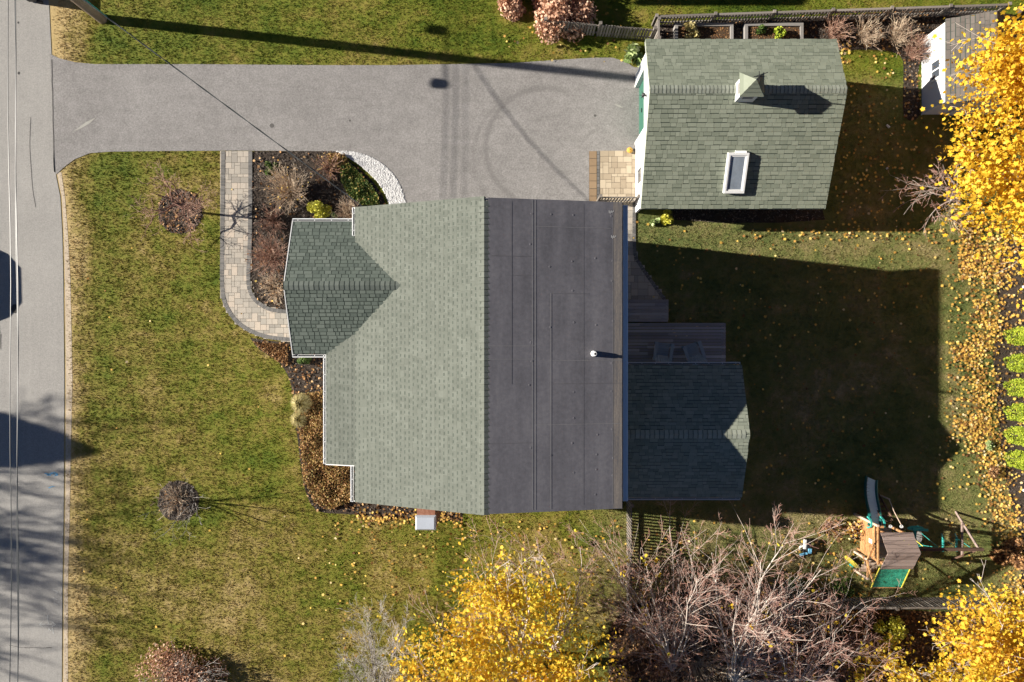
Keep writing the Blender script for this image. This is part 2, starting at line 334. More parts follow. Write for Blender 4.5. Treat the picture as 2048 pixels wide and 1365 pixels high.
# leaf templates (flat outlines around the origin)
LEAF = np.array([(0, -.5, 0), (.18, -.22, .04), (.5, -.12, .1), (.3, .1, .03), (.38, .42, .08), (.1, .28, 0), (0, .55, -.02), (-.1, .28, 0), (-.38, .42, .08), (-.3, .1, .03), (-.5, -.12, .1), (-.18, -.22, .04)])
LEAF_S = np.array([(0, -.5, 0), (.45, -.1, .08), (.3, .4, .03), (0, .55, -.04), (-.3, .4, .03), (-.45, -.1, .08)])
OVAL = np.array([(0, -.5, 0), (.22, -.1, .04), (.17, .25, .02), (0, .5, -.04), (-.17, .25, .02), (-.22, -.1, .04)])
CHIP = np.array([(-.5, -.16, 0), (.5, -.2, 0), (.45, .16, .05), (-.45, .2, .02)])
def scatter(name, P, size, tmpl, m, parent=None, up=.6, sj=.35, tone=None, r=rs, loc=None):
    """one polygon per item, random orientation biased to face up"""
    P = np.asarray(P, dtype=float); N = len(P)
    nrm = r.normal(size=(N, 3)); nrm /= np.linalg.norm(nrm, axis=1)[:, None]
    nrm = nrm * (1 - up) + np.array([0, 0, 1.]) * up; nrm /= np.linalg.norm(nrm, axis=1)[:, None]
    t = r.normal(size=(N, 3)); t -= nrm * (t * nrm).sum(1)[:, None]; t /= np.linalg.norm(t, axis=1)[:, None]
    b = np.cross(nrm, t); s = size * (1 + r.uniform(-sj, sj, N))
    V = P[:, None, :] + s[:, None, None] * (tmpl[None, :, 0, None] * t[:, None] + tmpl[None, :, 1, None] * b[:, None] + tmpl[None, :, 2, None] * nrm[:, None])
    k = len(tmpl); F = np.arange(N * k).reshape(N, k)
    return np_obj(name, V.reshape(-1, 3), F, r.rand(N) if tone is None else tone, m, parent, loc=loc)
def poly_points(poly, n, r=rs):
    xs = [p[0] for p in poly]; ys = [p[1] for p in poly]; out = np.zeros((0, 2))
    while len(out) < n:
        X = r.uniform(min(xs), max(xs), n * 2); Y = r.uniform(min(ys), max(ys), n * 2); k = inside(poly, X, Y)
        out = np.vstack([out, np.stack([X[k], Y[k]], 1)])
    return out[:n]

# tubes from branch segments
def seg_mesh(name, segs, m, parent=None, n=5):
    A = np.array([s[0] for s in segs]); B = np.array([s[1] for s in segs]); r0 = np.array([s[2] for s in segs]); r1 = np.array([s[3] for s in segs]); tn = np.array([s[4] for s in segs])
    d = B - A; L = np.linalg.norm(d, axis=1); d /= np.maximum(L, 1e-6)[:, None]
    u = np.where(np.abs(d[:, 2:3]) < .9, np.array([[0, 0, 1.]]), np.array([[1., 0, 0]])); x = np.cross(d, u); x /= np.linalg.norm(x, axis=1)[:, None]; y = np.cross(d, x)
    N = len(segs); V = np.zeros((N, 2 * n, 3))
    for k in range(n):
        c, s = math.cos(2 * math.pi * k / n), math.sin(2 * math.pi * k / n); q = x * c + y * s
        V[:, k] = A + q * r0[:, None]; V[:, n + k] = B + q * r1[:, None] + d * (r1 * .5)[:, None]
    F = np.zeros((N, n, 4), int); base = np.arange(N) * 2 * n
    for k in range(n):
        k2 = (k + 1) % n; F[:, k, 0] = base + k; F[:, k, 1] = base + k2; F[:, k, 2] = base + n + k2; F[:, k, 3] = base + n + k
    return np_obj(name, V.reshape(-1, 3), F.reshape(-1, 4), np.repeat(tn, n), m, parent, smooth=True)
def rot_about(v, ax, a):
    return Matrix.Rotation(a, 3, ax) @ v
def limb(segs, tips, p, d, L, r, depth, maxd, rnd, lift=.05, nseg=4, spread=(25, 50), kids=(2, 4), shrink=.6, crook=.16, rmin=.006):
    """a crooked tapering limb with side branches; segs get (a,b,r0,r1,tone)"""
    p = Vector(p); d = Vector(d).normalized(); q = p.copy(); step = L / nseg; rr = r
    for i in range(nseg):
        d = (d + Vector((rnd.gauss(0, crook), rnd.gauss(0, crook), rnd.gauss(0, crook * .7) + lift))).normalized()
        e = q + d * step; r2 = max(rmin, r * (1 - .72 * (i + 1) / nseg))
        segs.append((tuple(q), tuple(e), rr, r2, min(1, depth / max(1, maxd) * .9 + rnd.uniform(-.08, .12))))
        if depth < maxd and (i > 0 or depth > 0):
            for _ in range(rnd.randint(*kids)):
                if rnd.random() < .78:
                    ax = Vector((rnd.gauss(0, 1), rnd.gauss(0, 1), rnd.gauss(0, 1))).cross(d)
                    if ax.length < .01: continue
                    nd = rot_about(d, ax.normalized(), R(rnd.uniform(*spread)))
                    limb(segs, tips, q + (e - q) * rnd.random(), nd, L * shrink * rnd.uniform(.6, 1.1), r2 * .5, depth + 1, maxd, rnd, lift, 3, spread, kids, shrink, crook, rmin)
        q = e; rr = r2
    tips.append(tuple(q))

# ------------------------------------------------------------------ ground outlines (photo pixels turned into metres on the ground)
road_edge = [(96, -900), (98, 0), (104, 120), (108, 240), (111, 345), (121, 395), (125, 470), (127, 560), (129, 760), (128, 1000), (125, 1180), (124, 1365), (124, 2200)]
road_poly = [(-30, 60)] + [G(*p) for p in road_edge] + [(-30, -60)]
drive_px = [(100, 108), (118, 117), (150, 125), (190, 129), (400, 129), (640, 131), (780, 131), (900, 129), (1020, 127), (1120, 120), (1190, 116), (1225, 116), (1250, 124), (1268, 135), (1296, 136), (1296, 306), (1178, 306), (1178, 430), (815, 430), (812, 405), (806, 385), (795, 362), (780, 342), (760, 325), (735, 312), (705, 304), (660, 303), (460, 302), (300, 303), (220, 304), (180, 307), (150, 319), (130, 334), (112, 350)]
walk_out = smooth_line(GP([(443, 303), (442, 400), (441, 500), (441, 570), (446, 605), (462, 635), (485, 657), (515, 672), (548, 680), (600, 684), (665, 684)]), 4)
walk_in = smooth_line(GP([(505, 303), (505, 400), (504, 480), (501, 560), (508, 590), (525, 607), (548, 617), (600, 621), (665, 621)]), 4)
walk_poly = walk_out + walk_in[::-1]
bed_front = smooth_line(GP([(506, 303), (600, 303), (680, 304), (697, 321), (725, 343), (750, 369), (765, 392), (773, 415)]), 3) + GP([(790, 480), (700, 560), (665, 625), (600, 623), (548, 618), (525, 608), (508, 590), (501, 560), (504, 480)])
stone_poly = smooth_line(GP([(676, 303), (705, 304), (735, 312), (760, 325), (780, 342), (795, 362), (806, 385), (814, 415)]), 4) + smooth_line(GP([(780, 415), (772, 391), (757, 367), (733, 342), (704, 320), (672, 303)]), 4)
bed_side = smooth_line(GP([(500, 676), (520, 700), (546, 716), (566, 735), (579, 760), (588, 800), (592, 850), (598, 900), (604, 950), (612, 985), (625, 1012), (645, 1025), (700, 1029), (760, 1034), (840, 1040), (925, 1043)]), 4) + GP([(925, 1000), (760, 960), (760, 690), (600, 686), (540, 682)])
bed_back = smooth_line(GP([(1305, 50), (1500, 40), (1700, 30), (1960, 20), (1960, 90), (1860, 105), (1835, 150), (1840, 230), (1808, 235), (1806, 160), (1800, 112), (1740, 100), (1640, 104), (1560, 100), (1400, 100), (1305, 100)]), 3)
bed_strip = GP([(1345, 400), (1640, 400), (1650, 440), (1560, 446), (1440, 446), (1345, 440)])
bed_right = smooth_line(GP([(2010, 480), (1994, 560), (1998, 640), (1985, 700), (1990, 760), (1996, 840), (2000, 900), (2012, 960), (2026, 1020), (2040, 1080), (2046, 1180), (2100, 1240), (2200, 1240), (2200, 480)]), 3)
bed_low = smooth_line(GP([(1218, 1260), (1255, 1215), (1330, 1190), (1430, 1168), (1520, 1180), (1600, 1165), (1700, 1205), (1830, 1222), (1990, 1222), (2120, 1200), (2200, 1460), (1218, 1460)]), 3)
def circ(px, py, r, n=28, k=.05, seed=3):
    q = random.Random(seed); c = G(px, py); return [(c[0] + math.cos(2 * math.pi * i / n) * r * (1 + q.uniform(-k, k)), c[1] + math.sin(2 * math.pi * i / n) * r * (1 + q.uniform(-k, k))) for i in range(n)]
ring_a = circ(361, 424, .98, seed=4); ring_b = circ(357, 1002, .90, seed=5)
verge = [G(p[0] + a, p[1]) for p, a in zip(road_edge[4:], [3, 3, 3, 3, 3, 3, 3, 3, 3])] + [G(p[0] + a, p[1]) for p, a in zip(road_edge[4:][::-1], [14, 12, 11, 12, 16, 14, 11, 9, 12])]
patio = smooth_line(GP([(1272, 400), (1272, 500), (1284, 530), (1310, 568), (1336, 604)]), 4) + GP([(1336, 640), (1180, 640), (1180, 400)])
landing = GP([(1178, 303), (1283, 303), (1283, 412), (1178, 412)])
house_fp = [(-6.6, -4.3), (-6.6, -.2), (-7.8, -.2), (-7.8, 4.1), (-5.3, 4.1), (-5.3, 4.6), (3.6, 4.6), (3.6, -5.55), (-5.3, -5.55), (-5.3, -4.3)]
wing_fp = [(3.6, -.9), (8.6, -.9), (8.6, -5.8), (3.6, -5.8)]
gar_fp = [(5.5, 11.7), (12.5, 11.7), (12.5, 5.6), (5.5, 5.6)]
shed_fp = [(18, 13.2), (21, 13.2), (21, 9.95), (18, 9.95)]
deck_fp = [(3.6, 1.8), (6.8, 1.8), (6.8, .8), (9.24, .8), (9.24, -1.1), (3.6, -1.1)]

ground = MB(); ground.face([(-400, -400, 0), (400, -400, 0), (400, 400, 0), (-400, 400, 0)])
tag(ground.build('ground', M['lawn']), kind='structure')
rd = MB(); p_ = road_poly
rd.face([(x, y, .012) for x, y in p_][::-1])
def ribbon(mb, pts, wd, z, m):
    for i in range(len(pts) - 1):
        a = Vector((*pts[i], 0)); b = Vector((*pts[i + 1], 0)); d = (b - a).normalized(); q = Vector((-d.y, d.x, 0)) * wd / 2; zz = Vector((0, 0, z))
        mb.face([a - q + zz, b - q + zz, b + q + zz, a + q + zz], m)
ribbon(rd, wiggle(GP([(104, 120), (107, 240), (109, 345)]), .012, .3, 5)[:18], .035, .022, 1)
ribbon(rd, smooth_line(GP([(62, 235), (60, 290), (63, 340), (66, 380), (72, 415)]), 5), .016, .018, 1)
for a, b in (((0, 640), (3, 700)), ((20, 1292), (60, 1296)), ((60, 1296), (104, 1295))): ribbon(rd, wiggle(GP([a, b]), .03, .2, 8)[:-2] or GP([a, b]), .014, .018, 1)
for (cx, cy, r) in ((38, 147, .05), (37, 46, .04), (30, 618, .16)):
    rd.face([(G(cx, cy)[0] + r * math.cos(t * .7), G(cx, cy)[1] + r * 1.3 * math.sin(t * .7), .018) for t in range(9)], 1)
def dab(mb, px, py, dx, dy, wd, m, seed=0, z=.020):
    """short brushed paint stroke in broken strokes"""
    q = random.Random(seed); a = Vector((*G(px, py), 0)); b = Vector((*G(px + dx, py + dy), 0)); n = max(2, int((b - a).length / .09))
    for i in range(n):
        if q.random() < .15: continue
        c = a + (b - a) * ((i + .5) / n) + Vector((q.gauss(0, wd * .25), q.gauss(0, wd * .25), z)); d = (b - a).normalized() * .055; e = Vector((-d.y, d.x, 0)).normalized() * wd * q.uniform(.3, .6)
        mb.face([c - d - e, c + d - e * .8, c + d + e, c - d + e * .7], m)
dab(rd, 90, 949, 26, 0, .09, 2, 1); dab(rd, 90, 947, 26, 1, .07, 2, 2); dab(rd, 108, 944, 9, 5, .05, 2, 3); dab(rd, 108, 953, 9, -4, .05, 2, 4); dab(rd, 98, 975, 12, -3, .04, 2, 5)
for (a, b, c, d) in ((79, 1249, 33, -1), (96, 1231, 1, 18), (79, 1249, 7, -5), (79, 1249, 7, 4), (112, 1249, -7, -5), (112, 1249, -7, 4), (98, 1256, 1, 10), (98, 1256, 4, 5), (102, 1261, 4, -4), (106, 1258, 1, 9), (107, 1196, 8, 3), (108, 1188, 8, -3), (109, 1206, 6, 4), (107, 1180, 8, 2)): dab(rd, a, b, c, d, .03, 3, a * 7 + b)
tag(rd.build('road', [M['road'], M['crack'], M['blue_mark'], M['white_mark']]), kind='structure')
dr = MB(); dp = GP(drive_px); dr.face([(x, y, .018) for x, y in dp][::-1])
for (cx, cy, r) in ((544, 252, .10), (700, 242, .05), (1190, 232, .06)):
    dr.face([(G(cx, cy)[0] + r * (1 + .15 * math.sin(t * 3)) * math.cos(t * .628), G(cx, cy)[1] + r * math.sin(t * .628), .0225) for t in range(10)], 1)
for (x0, y0, x1, y1, wd) in ((146, 264, 192, 236, .14), (1228, 208, 1246, 216, .08)):
    a, b = G(x0, y0), G(x1, y1); d = Vector((b[0] - a[0], b[1] - a[1], 0)); e = Vector((-d.y, d.x, 0)).normalized() * wd
    A = Vector((*a, .0225)); B = Vector((*b, .0225)); dr.face([A, A + d * .3 - e * .5, A + d * .7 - e * .6, B, A + d * .6 + e * .4], 2)
def soft_band(pts, wd, m, seed):
    q = random.Random(seed); L = smooth_line(GP(pts), 10)
    for i in range(len(L) - 1):
        a = Vector((*L[i], .0215)); c = Vector((*L[i + 1], .0215)); d = c - a; e = Vector((-d.y, d.x, 0)).normalized()
        for k in range(10):
            o = a + d * q.random() + e * q.gauss(0, wd * .4); w2 = wd * q.uniform(.04, .10); l2 = d.normalized() * q.uniform(.08, .3); dr.face([o - e * w2 + Vector((0, 0, 0)), o + l2 - e * w2, o + l2 * .9 + e * w2, o + e * w2], m)
tag(dr.build('driveway', [M['drive'], M['stain'], M['faded'], M['tyre']]), kind='structure')
tag(sheet('verge', verge, .006, M['sand']), kind='structure')
for nm, pl, mt in (('flower_bed', bed_front, 'mulch'), ('flower_bed', bed_side, 'mulch'), ('flower_bed', bed_back, 'mulch'), ('flower_bed', bed_strip, 'mulch'), ('flower_bed', bed_right, 'mulch'), ('flower_bed', bed_low, 'litter'), ('mulch_ring', ring_a, 'mulch'), ('mulch_ring', ring_b, 'mulch'), ('stone_bed', stone_poly, 'stone')):
    tag(sheet(nm, pl, .008 if nm != 'stone_bed' else .012, M[mt]), kind='structure')

# pavers
def pavers(mb, poly, cell, z, m, seed, big=.5):
    q = random.Random(seed); xs = [p[0] for p in poly]; ys = [p[1] for p in poly]; nx = int((max(xs) - min(xs)) / cell) + 1; ny = int((max(ys) - min(ys)) / cell) + 1
    X, Y = np.meshgrid(min(xs) + (np.arange(nx) + .5) * cell, min(ys) + (np.arange(ny) + .5) * cell, indexing='ij'); free = inside(poly, X, Y)
    for i in range(nx):
        for j in range(ny):
            if not free[i, j]: continue
            sh = [(3, 2), (2, 3), (2, 2), (2, 2), (1, 2), (2, 1), (1, 1)]; k = q.random()
            order = q.sample(sh[:4], 4) + sh[4:] if k < .75 else [sh[4], sh[5], sh[2], sh[6]]
            for (a, b) in order:
                if i + a <= nx and j + b <= ny and free[i:i + a, j:j + b].all(): break
            free[i:i + a, j:j + b] = False; g = .006; x0 = min(xs) + i * cell; y0 = min(ys) + j * cell; zz = z + q.uniform(-.002, .002)
            mb.hexa([(x0 + g, y0 + g, z - .03), (x0 + a * cell - g, y0 + g, z - .03), (x0 + a * cell - g, y0 + b * cell - g, z - .03), (x0 + g, y0 + b * cell - g, z - .03), (x0 + g, y0 + g, zz), (x0 + a * cell - g, y0 + g, zz), (x0 + a * cell - g, y0 + b * cell - g, zz), (x0 + g, y0 + b * cell - g, zz)], m, q.random())
def border(mb, line, wd, z, m, side, L=.115):
    q = random.Random(5); acc = 0
    for i in range(len(line) - 1):
        a = Vector((*line[i], 0)); b = Vector((*line[i + 1], 0)); d = b - a; n = max(1, round(d.length / L)); e = Vector((-d.y, d.x, 0)).normalized() * wd * side
        for k in range(n):
            p0 = a + d * ((k + .04) / n); p1 = a + d * ((k + .96) / n); zz = Vector((0, 0, z + q.uniform(-.002, .003))); lo = Vector((0, 0, z - .04))
            pts = [p0, p1, p1 + e, p0 + e]
            if side < 0: pts = pts[::-1]
            mb.hexa([x + lo for x in pts] + [x + zz for x in pts], m, q.random())
wk = MB(); wk.face([(x, y, .014) for x, y in walk_poly], 2)
pavers(wk, walk_poly, .127, .034, 0, 2)
border(wk, walk_out, .17, .042, 1, 1); border(wk, walk_in, .17, .042, 1, -1)
tag(wk.build('walkway', [M['paver'], M['edge'], M['joint']]), kind='structure')
ld = MB(); ld.face([(x, y, .024) for x, y in landing][::-1], 3)
lx0 = landing[0][0]; ly0 = landing[2][1]; ly1 = landing[0][1]
for k in range(7): ld.box(lx0 + .01, lx0 + .33, ly1 - .33 * (k + 1) + .012, ly1 - .33 * k - .006, .01, .045, 1)
border(ld, [(lx0 + .35, ly1), (lx0 + .35, ly0)], .11, .043, 2, 1, .16)
pavers(ld, [(lx0 + .48, ly1), (landing[1][0], ly1), (landing[1][0], ly0), (lx0 + .48, ly0)], .127, .043, 0, 9)
tag(ld.build('paved_landing', [M['paver_warm'], M['paver_brown'], M['edge'], M['joint']]), kind='structure')
pt = MB(); pt.face([(x, y, .014) for x, y in patio], 2); pavers(pt, patio, .15, .04, 0, 4); border(pt, patio[:17], .15, .045, 1, -1)
tag(pt.build('patio', [M['paver'], M['edge'], M['joint']]), kind='structure')

# ------------------------------------------------------------------ roofs
def shingles(mb, o, u, v, U, V, course=.15, tab=.3, ms=0, md=1, gap=.010, dash=None, seed=0, rag=.5):
    """rows of tabs on the plane at o; u along the eave, v up the slope (both unit)"""
    q = random.Random(seed); o = Vector(o); u = Vector(u).normalized(); v = Vector(v).normalized(); n = u.cross(v).normalized()
    if n.z < 0: n = -n
    flip = u.cross(v).z < 0
    def F(pts, m, t):
        mb.face(pts[::-1] if flip else pts, m, t)
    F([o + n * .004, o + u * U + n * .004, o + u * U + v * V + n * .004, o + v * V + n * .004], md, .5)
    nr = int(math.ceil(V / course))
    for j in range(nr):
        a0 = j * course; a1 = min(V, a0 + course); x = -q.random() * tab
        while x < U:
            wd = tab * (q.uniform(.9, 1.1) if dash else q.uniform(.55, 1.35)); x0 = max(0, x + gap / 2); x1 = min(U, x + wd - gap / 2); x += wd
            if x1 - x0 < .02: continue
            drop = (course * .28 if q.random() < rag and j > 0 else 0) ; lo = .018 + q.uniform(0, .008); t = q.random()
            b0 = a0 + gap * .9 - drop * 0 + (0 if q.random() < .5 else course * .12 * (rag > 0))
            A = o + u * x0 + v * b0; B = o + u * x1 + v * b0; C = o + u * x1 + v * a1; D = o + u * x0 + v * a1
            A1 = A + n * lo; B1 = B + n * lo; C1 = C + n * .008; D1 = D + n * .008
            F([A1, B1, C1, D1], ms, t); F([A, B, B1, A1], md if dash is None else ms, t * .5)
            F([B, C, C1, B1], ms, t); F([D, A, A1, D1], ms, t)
            if dash and x1 - x0 > .12 and q.random() < .95:
                w0 = q.uniform(.095, .125); s0 = x0 + (x1 - x0 - w0) * q.uniform(.3, .6); e0 = 0
                k0 = b0 + .004; k1 = b0 + q.uniform(.036, .05)
                def P(uu, vv): return o + u * uu + v * vv + n * (lo + (.008 - lo) * (vv - b0) / max(.01, a1 - b0) + .0035)
                F([P(s0, k0), P(s0 + w0, k0), P(s0 + w0, k1), P(s0, k1)], dash, t)
def slab(mb, o, u, v, U, V, th, m):
    o = Vector(o); u = Vector(u).normalized(); v = Vector(v).normalized(); n = u.cross(v).normalized()
    if n.z < 0: n = -n
    P = [o, o + u * U, o + u * U + v * V, o + v * V]
    if u.cross(v).z < 0: P = P[::-1]
    mb.hexa([p - n * th for p in P] + P, m)
def caps(mb, a, b, half, sl_a, sl_b, m, L=.17, wd=.17, seed=1, up=.03):
    """ridge caps from a to b; sl_a, sl_b: unit vectors running down each slope"""
    q = random.Random(seed); a = Vector(a); b = Vector(b); d = b - a; n = int(d.length / L); d.normalize(); z = Vector((0, 0, up)); sa = Vector(sl_a).normalized(); sb = Vector(sl_b).normalized()
    for k in range(n):
        t = q.random(); p = a + d * (k * L + .008); e = a + d * ((k + 1) * L - .004); zz = z + Vector((0, 0, .012)); z2 = z
        for s in (sa, sb):
            f = [p + zz, e + z2, e + z2 + s * half, p + zz + s * half]
            nn = (f[1] - f[0]).cross(f[2] - f[0])
            mb.face(f if nn.z > 0 else f[::-1], m, t); j0 = [x + Vector((0, 0, .004)) for x in (p + zz, p + zz + d * .014, p + zz + d * .014 + s * half, p + zz + s * half)]; mb.face(j0 if (j0[1] - j0[0]).cross(j0[2] - j0[0]).z > 0 else j0[::-1], 1, .1)
        mb.face([p + zz, p + zz + sa * half, p + sa * half, p], m, .1); mb.face([p + zz, p, p + sb * half, p + zz + sb * half], m, .1)
def gutter(mb, a, b, wd=.12, dp_=.11, out=(0, -1, 0), brackets=.62):
    """open trough: back, floor, front lip with cross straps"""
    a = Vector(a); b = Vector(b); o = Vector(out).normalized(); d = (b - a).normalized(); t = .022
    def bar(p, q2, w2, h2): mb.beam(p, q2, w2, h2)
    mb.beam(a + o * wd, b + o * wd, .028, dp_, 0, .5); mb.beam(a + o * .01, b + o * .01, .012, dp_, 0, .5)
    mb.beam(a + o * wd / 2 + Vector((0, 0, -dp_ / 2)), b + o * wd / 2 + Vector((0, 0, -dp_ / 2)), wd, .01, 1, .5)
    L = (b - a).length; k = .2
    while k < L:
        p = a + d * k; mb.beam(p + Vector((0, 0, dp_ / 2 - .004)), p + o * (wd + .02) + Vector((0, 0, dp_ / 2 - .004)), .018, .008, 0, .5); k += brackets
    for e in (a, b): mb.beam(e + Vector((0, 0, 0)), e + o * wd, .012, dp_, 0, .5)

def window(parent, c, nrm, wd, ht, sill=True, muntin=False):
    """framed window on a wall; nrm is one of +-x, +-y"""
    c = Vector(c); n = Vector(nrm); s = Vector((-n.y, n.x, 0)); z = Vector((0, 0, 1))
    g = MB(); P = [c - s * wd / 2 - z * ht / 2 + n * .012, c + s * wd / 2 - z * ht / 2 + n * .012, c + s * wd / 2 + z * ht / 2 + n * .012, c - s * wd / 2 + z * ht / 2 + n * .012]; g.face(P)
    go = g.build('window', M['glass'], parent)
    f = MB(); t = .09
    for k in (-1, 1): f.beam(c + s * k * (wd / 2 + t / 2) - z * (ht / 2 + t) + n * .02, c + s * k * (wd / 2 + t / 2) + z * (ht / 2 + t) + n * .02, t, .05, 0, .5, up=n); f.beam(c - s * wd / 2 + z * k * (ht / 2 + t / 2) + n * .02, c + s * wd / 2 + z * k * (ht / 2 + t / 2) + n * .02, .05, t, 0, .5)
    if muntin: f.beam(c - z * ht / 2 + n * .02, c + z * ht / 2 + n * .02, .06, .03, 0, .5, up=n)
    f.build('frame', M['white'], go)
    return go
def clap(mb, a, b, z0, z1, n, m=0, h=.14):
    """lapped clapboards on a straight wall from a to b (plan points)"""
    a = Vector((*a, 0)); b = Vector((*b, 0)); n = Vector(n); z = z0
    while z < z1:
        e = min(z1, z + h); Z0 = Vector((0, 0, z)); Z1 = Vector((0, 0, e))
        mb.face([a + Z0 + n * .022, b + Z0 + n * .022, b + Z1 + n * .004, a + Z1 + n * .004], m); mb.face([a + Z0, b + Z0, b + Z0 + n * .022, a + Z0 + n * .022], m); z = e

# ---- house
house = thing('house', 'large two-tone house with pale green shingled front slopes and a black membrane rear slope', 'house', (-1, -.5, 0))
wl = MB()
prof = [(-5.3, 0), (3.62, 0), (3.62, 6.04), (-.94, 6.8), (-5.3, 5.08)]
for (ya, yb) in ((-5.55, 4.55),):
    A = [(x, ya, z) for x, z in prof]; B = [(x, yb, z) for x, z in prof]; wl.face(A); wl.face(B[::-1])
    for i in range(5):
        j = (i + 1) % 5; wl.face([A[j], A[i], B[i], B[j]])
def prism_x(mb, x0, x1, y0, y1, ze0, ze1, zr=None, yr=None):
    pr = [(y0, 0), (y1, 0), (y1, ze1)] + ([(yr, zr)] if zr else []) + [(y0, ze0)]; A = [(x0, y, z) for y, z in pr]; B = [(x1, y, z) for y, z in pr]; mb.face(A[::-1]); mb.face(B); n = len(pr)
    for i in range(n):
        j = (i + 1) % n; mb.face([A[i], A[j], B[j], B[i]])
prism_x(wl, -7.8, -5.2, -.2, 4.15, 4.72, 4.72, 5.68, 1.97)
wl.box(-6.6, -5.2, -4.3, -.1, 0, 4.7)
clap(wl, (-5.3, 4.55), (3.6, 4.55), .3, 5.0, (0, 1, 0)); clap(wl, (-5.3, -5.55), (3.6, -5.55), .3, 5.0, (0, -1, 0)); clap(wl, (-7.8, -.15), (-7.8, 4.1), .3, 4.7, (-1, 0, 0)); clap(wl, (-6.6, -4.25), (-6.6, -.25), .3, 4.5, (-1, 0, 0)); clap(wl, (3.62, -5.5), (3.62, 4.5), .3, 5.9, (1, 0, 0))
wl.build('wall', M['siding'], house)
sl = math.sqrt(1 + .396 ** 2); vm = Vector((1, 0, .396)).normalized()
r1 = MB(); slab(r1, (-5.73, -5.87, 5.1), (0, 1, 0), vm, 10.75, 4.79 * sl, .14, 0); shingles(r1, (-5.73, -5.87, 5.1), (0, 1, 0), vm, 10.75, 4.79 * sl, .172, .225, 0, 1, .005, 2, 3, .2)
caps(r1, (-.94, -5.87, 7.0), (-.94, 4.88, 7.0), .2, (-1, 0, -.396), (1, 0, -.30), 0, .2, seed=3, up=.012)
r1.build('roof', [M['sh_main'], M['sh_main'], M['sh_dash']], house)['label'] = 'pale green shingled front slope'
vb = Vector((1.13, 0, .3)).normalized()
r2 = MB(); Lb = math.hypot(1.13, .3); slab(r2, (-6.86, -4.54, 4.8), (0, 1, 0), vb, 5.5, Lb, .14, 0); shingles(r2, (-6.86, -4.54, 4.8), (0, 1, 0), vb, 5.5, Lb, .172, .225, 0, 1, .005, 2, 5, .2)
r2.build('roof', [M['sh_main'], M['sh_main'], M['sh_dash']], house)['label'] = 'lower green slope over the front bump-out'
# porch gable
pn = Vector((0, -1, .40)).normalized(); ps = Vector((0, 1, .395)).normalized(); Lp = math.hypot(2.44, .98)
r3 = MB()
slab(r3, (-8.12, 4.41, 4.8), (1, 0, 0), (0, -2.44, .98), 4.6, Lp, .13, 0); shingles(r3, (-8.12, 4.41, 4.8), (1, 0, 0), (0, -2.44, .98), 4.6, Lp, .145, .26, 0, 1, .021, None, 6, .8)
slab(r3, (-8.12, -.48, 4.8), (1, 0, 0), (0, 2.45, .98), 4.6, Lp, .13, 0); shingles(r3, (-8.12, -.48, 4.8), (1, 0, 0), (0, 2.45, .98), 4.6, Lp, .145, .26, 0, 1, .024, None, 7, .8)
caps(r3, (-8.12, 1.97, 5.79), (-3.95, 1.97, 5.79), .17, (0, 1, -.4), (0, -1, -.4), 2, .18, seed=5)
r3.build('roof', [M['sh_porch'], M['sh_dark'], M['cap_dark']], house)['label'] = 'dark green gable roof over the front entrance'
# membrane slope
vd = Vector((4.79, 0, -.80)); Ld = vd.length; vd.normalize()
r4 = MB(); slab(r4, (-.80, 4.84, 6.975), vd, (0, -1, 0), Ld - .14, 10.68, .2, 0)
nd = Vector((vd.z * -1, 0, vd.x)).normalized()
def mem(u0, u1, v0, v1, m, h):
    o = Vector((-.80, 4.84, 6.975)) + nd * h; P = [o + vd * u0 + Vector((0, -v0, 0)), o + vd * u0 + Vector((0, -v1, 0)), o + vd * u1 + Vector((0, -v1, 0)), o + vd * u1 + Vector((0, -v0, 0))]; r4.face(P, m)
mem(4.38, 4.70, 0.02, 10.66, 1, .005)
for u0 in (4.36,):
    mem(u0, u0 + .015, .3, 10.5, 2, .009)
for u0, v0, v1 in ((1.50, .02, 10.6), (1.60, .02, 10.6), (2.14, 3.2, 10.6)):
    mem(u0, u0 + .02, v0, v1, 2, .012)
mem(.78, .80, .1, 6.3, 3, .008); mem(3.3, 3.312, .1, 10.5, 3, .008)
for v0, u0, u1 in ((.92, 1.62, 4.3), (3.2, 2.2, 3.5), (5.0, 0, 1.6), (5.45, 0, 1.6), (2.6, .6, 1.5), (6.3, 2.2, 4.7), (8.3, 0, 1.5), (7.7, 1.6, 4.7), (5.5, 2.2, 4.7), (1.95, .1, 1.5)):
    mem(u0, u1, v0, v0 + .014, 2 if v0 in (.92, 5.0, 5.45, 5.5, 7.7) else 3, .010)
for (px, py) in ((1221, 421), (1226, 471)):
    for k in range(5):
        c_ = G(px + k * 2.2, py, 6.3); u_ = c_[0] + .80; v_ = 4.84 - c_[1] + (.03 if k % 2 else 0); mem(u_, u_ + .016, v_, v_ + (.085 if k < 3 else .05), 4, .012)
r4.build('membrane_roof', [M['membrane'], M['membrane_dirty'], M['seam'], M['seam_dark'], M['white_mark']], house)['label'] = 'black rolled membrane on the low rear slope'
q = random.Random(3); fm = MB()
for u0 in (2.95, 2.15, 3.78, 1.45, 4.35):
    v0 = .5
    while v0 < 10.5:
        if q.random() < .55:
            c = Vector((-.80, 4.84, 6.975)) + vd * (u0 + q.uniform(-.04, .04)) + Vector((0, -v0, 0)); fm.tube(c + nd * .002, c + nd * .007, .04, .03, 8)
        v0 += q.uniform(.5, 1.1)
fo = fm.build('fastener_cap', M['membrane'], house); fo['kind'] = 'stuff'
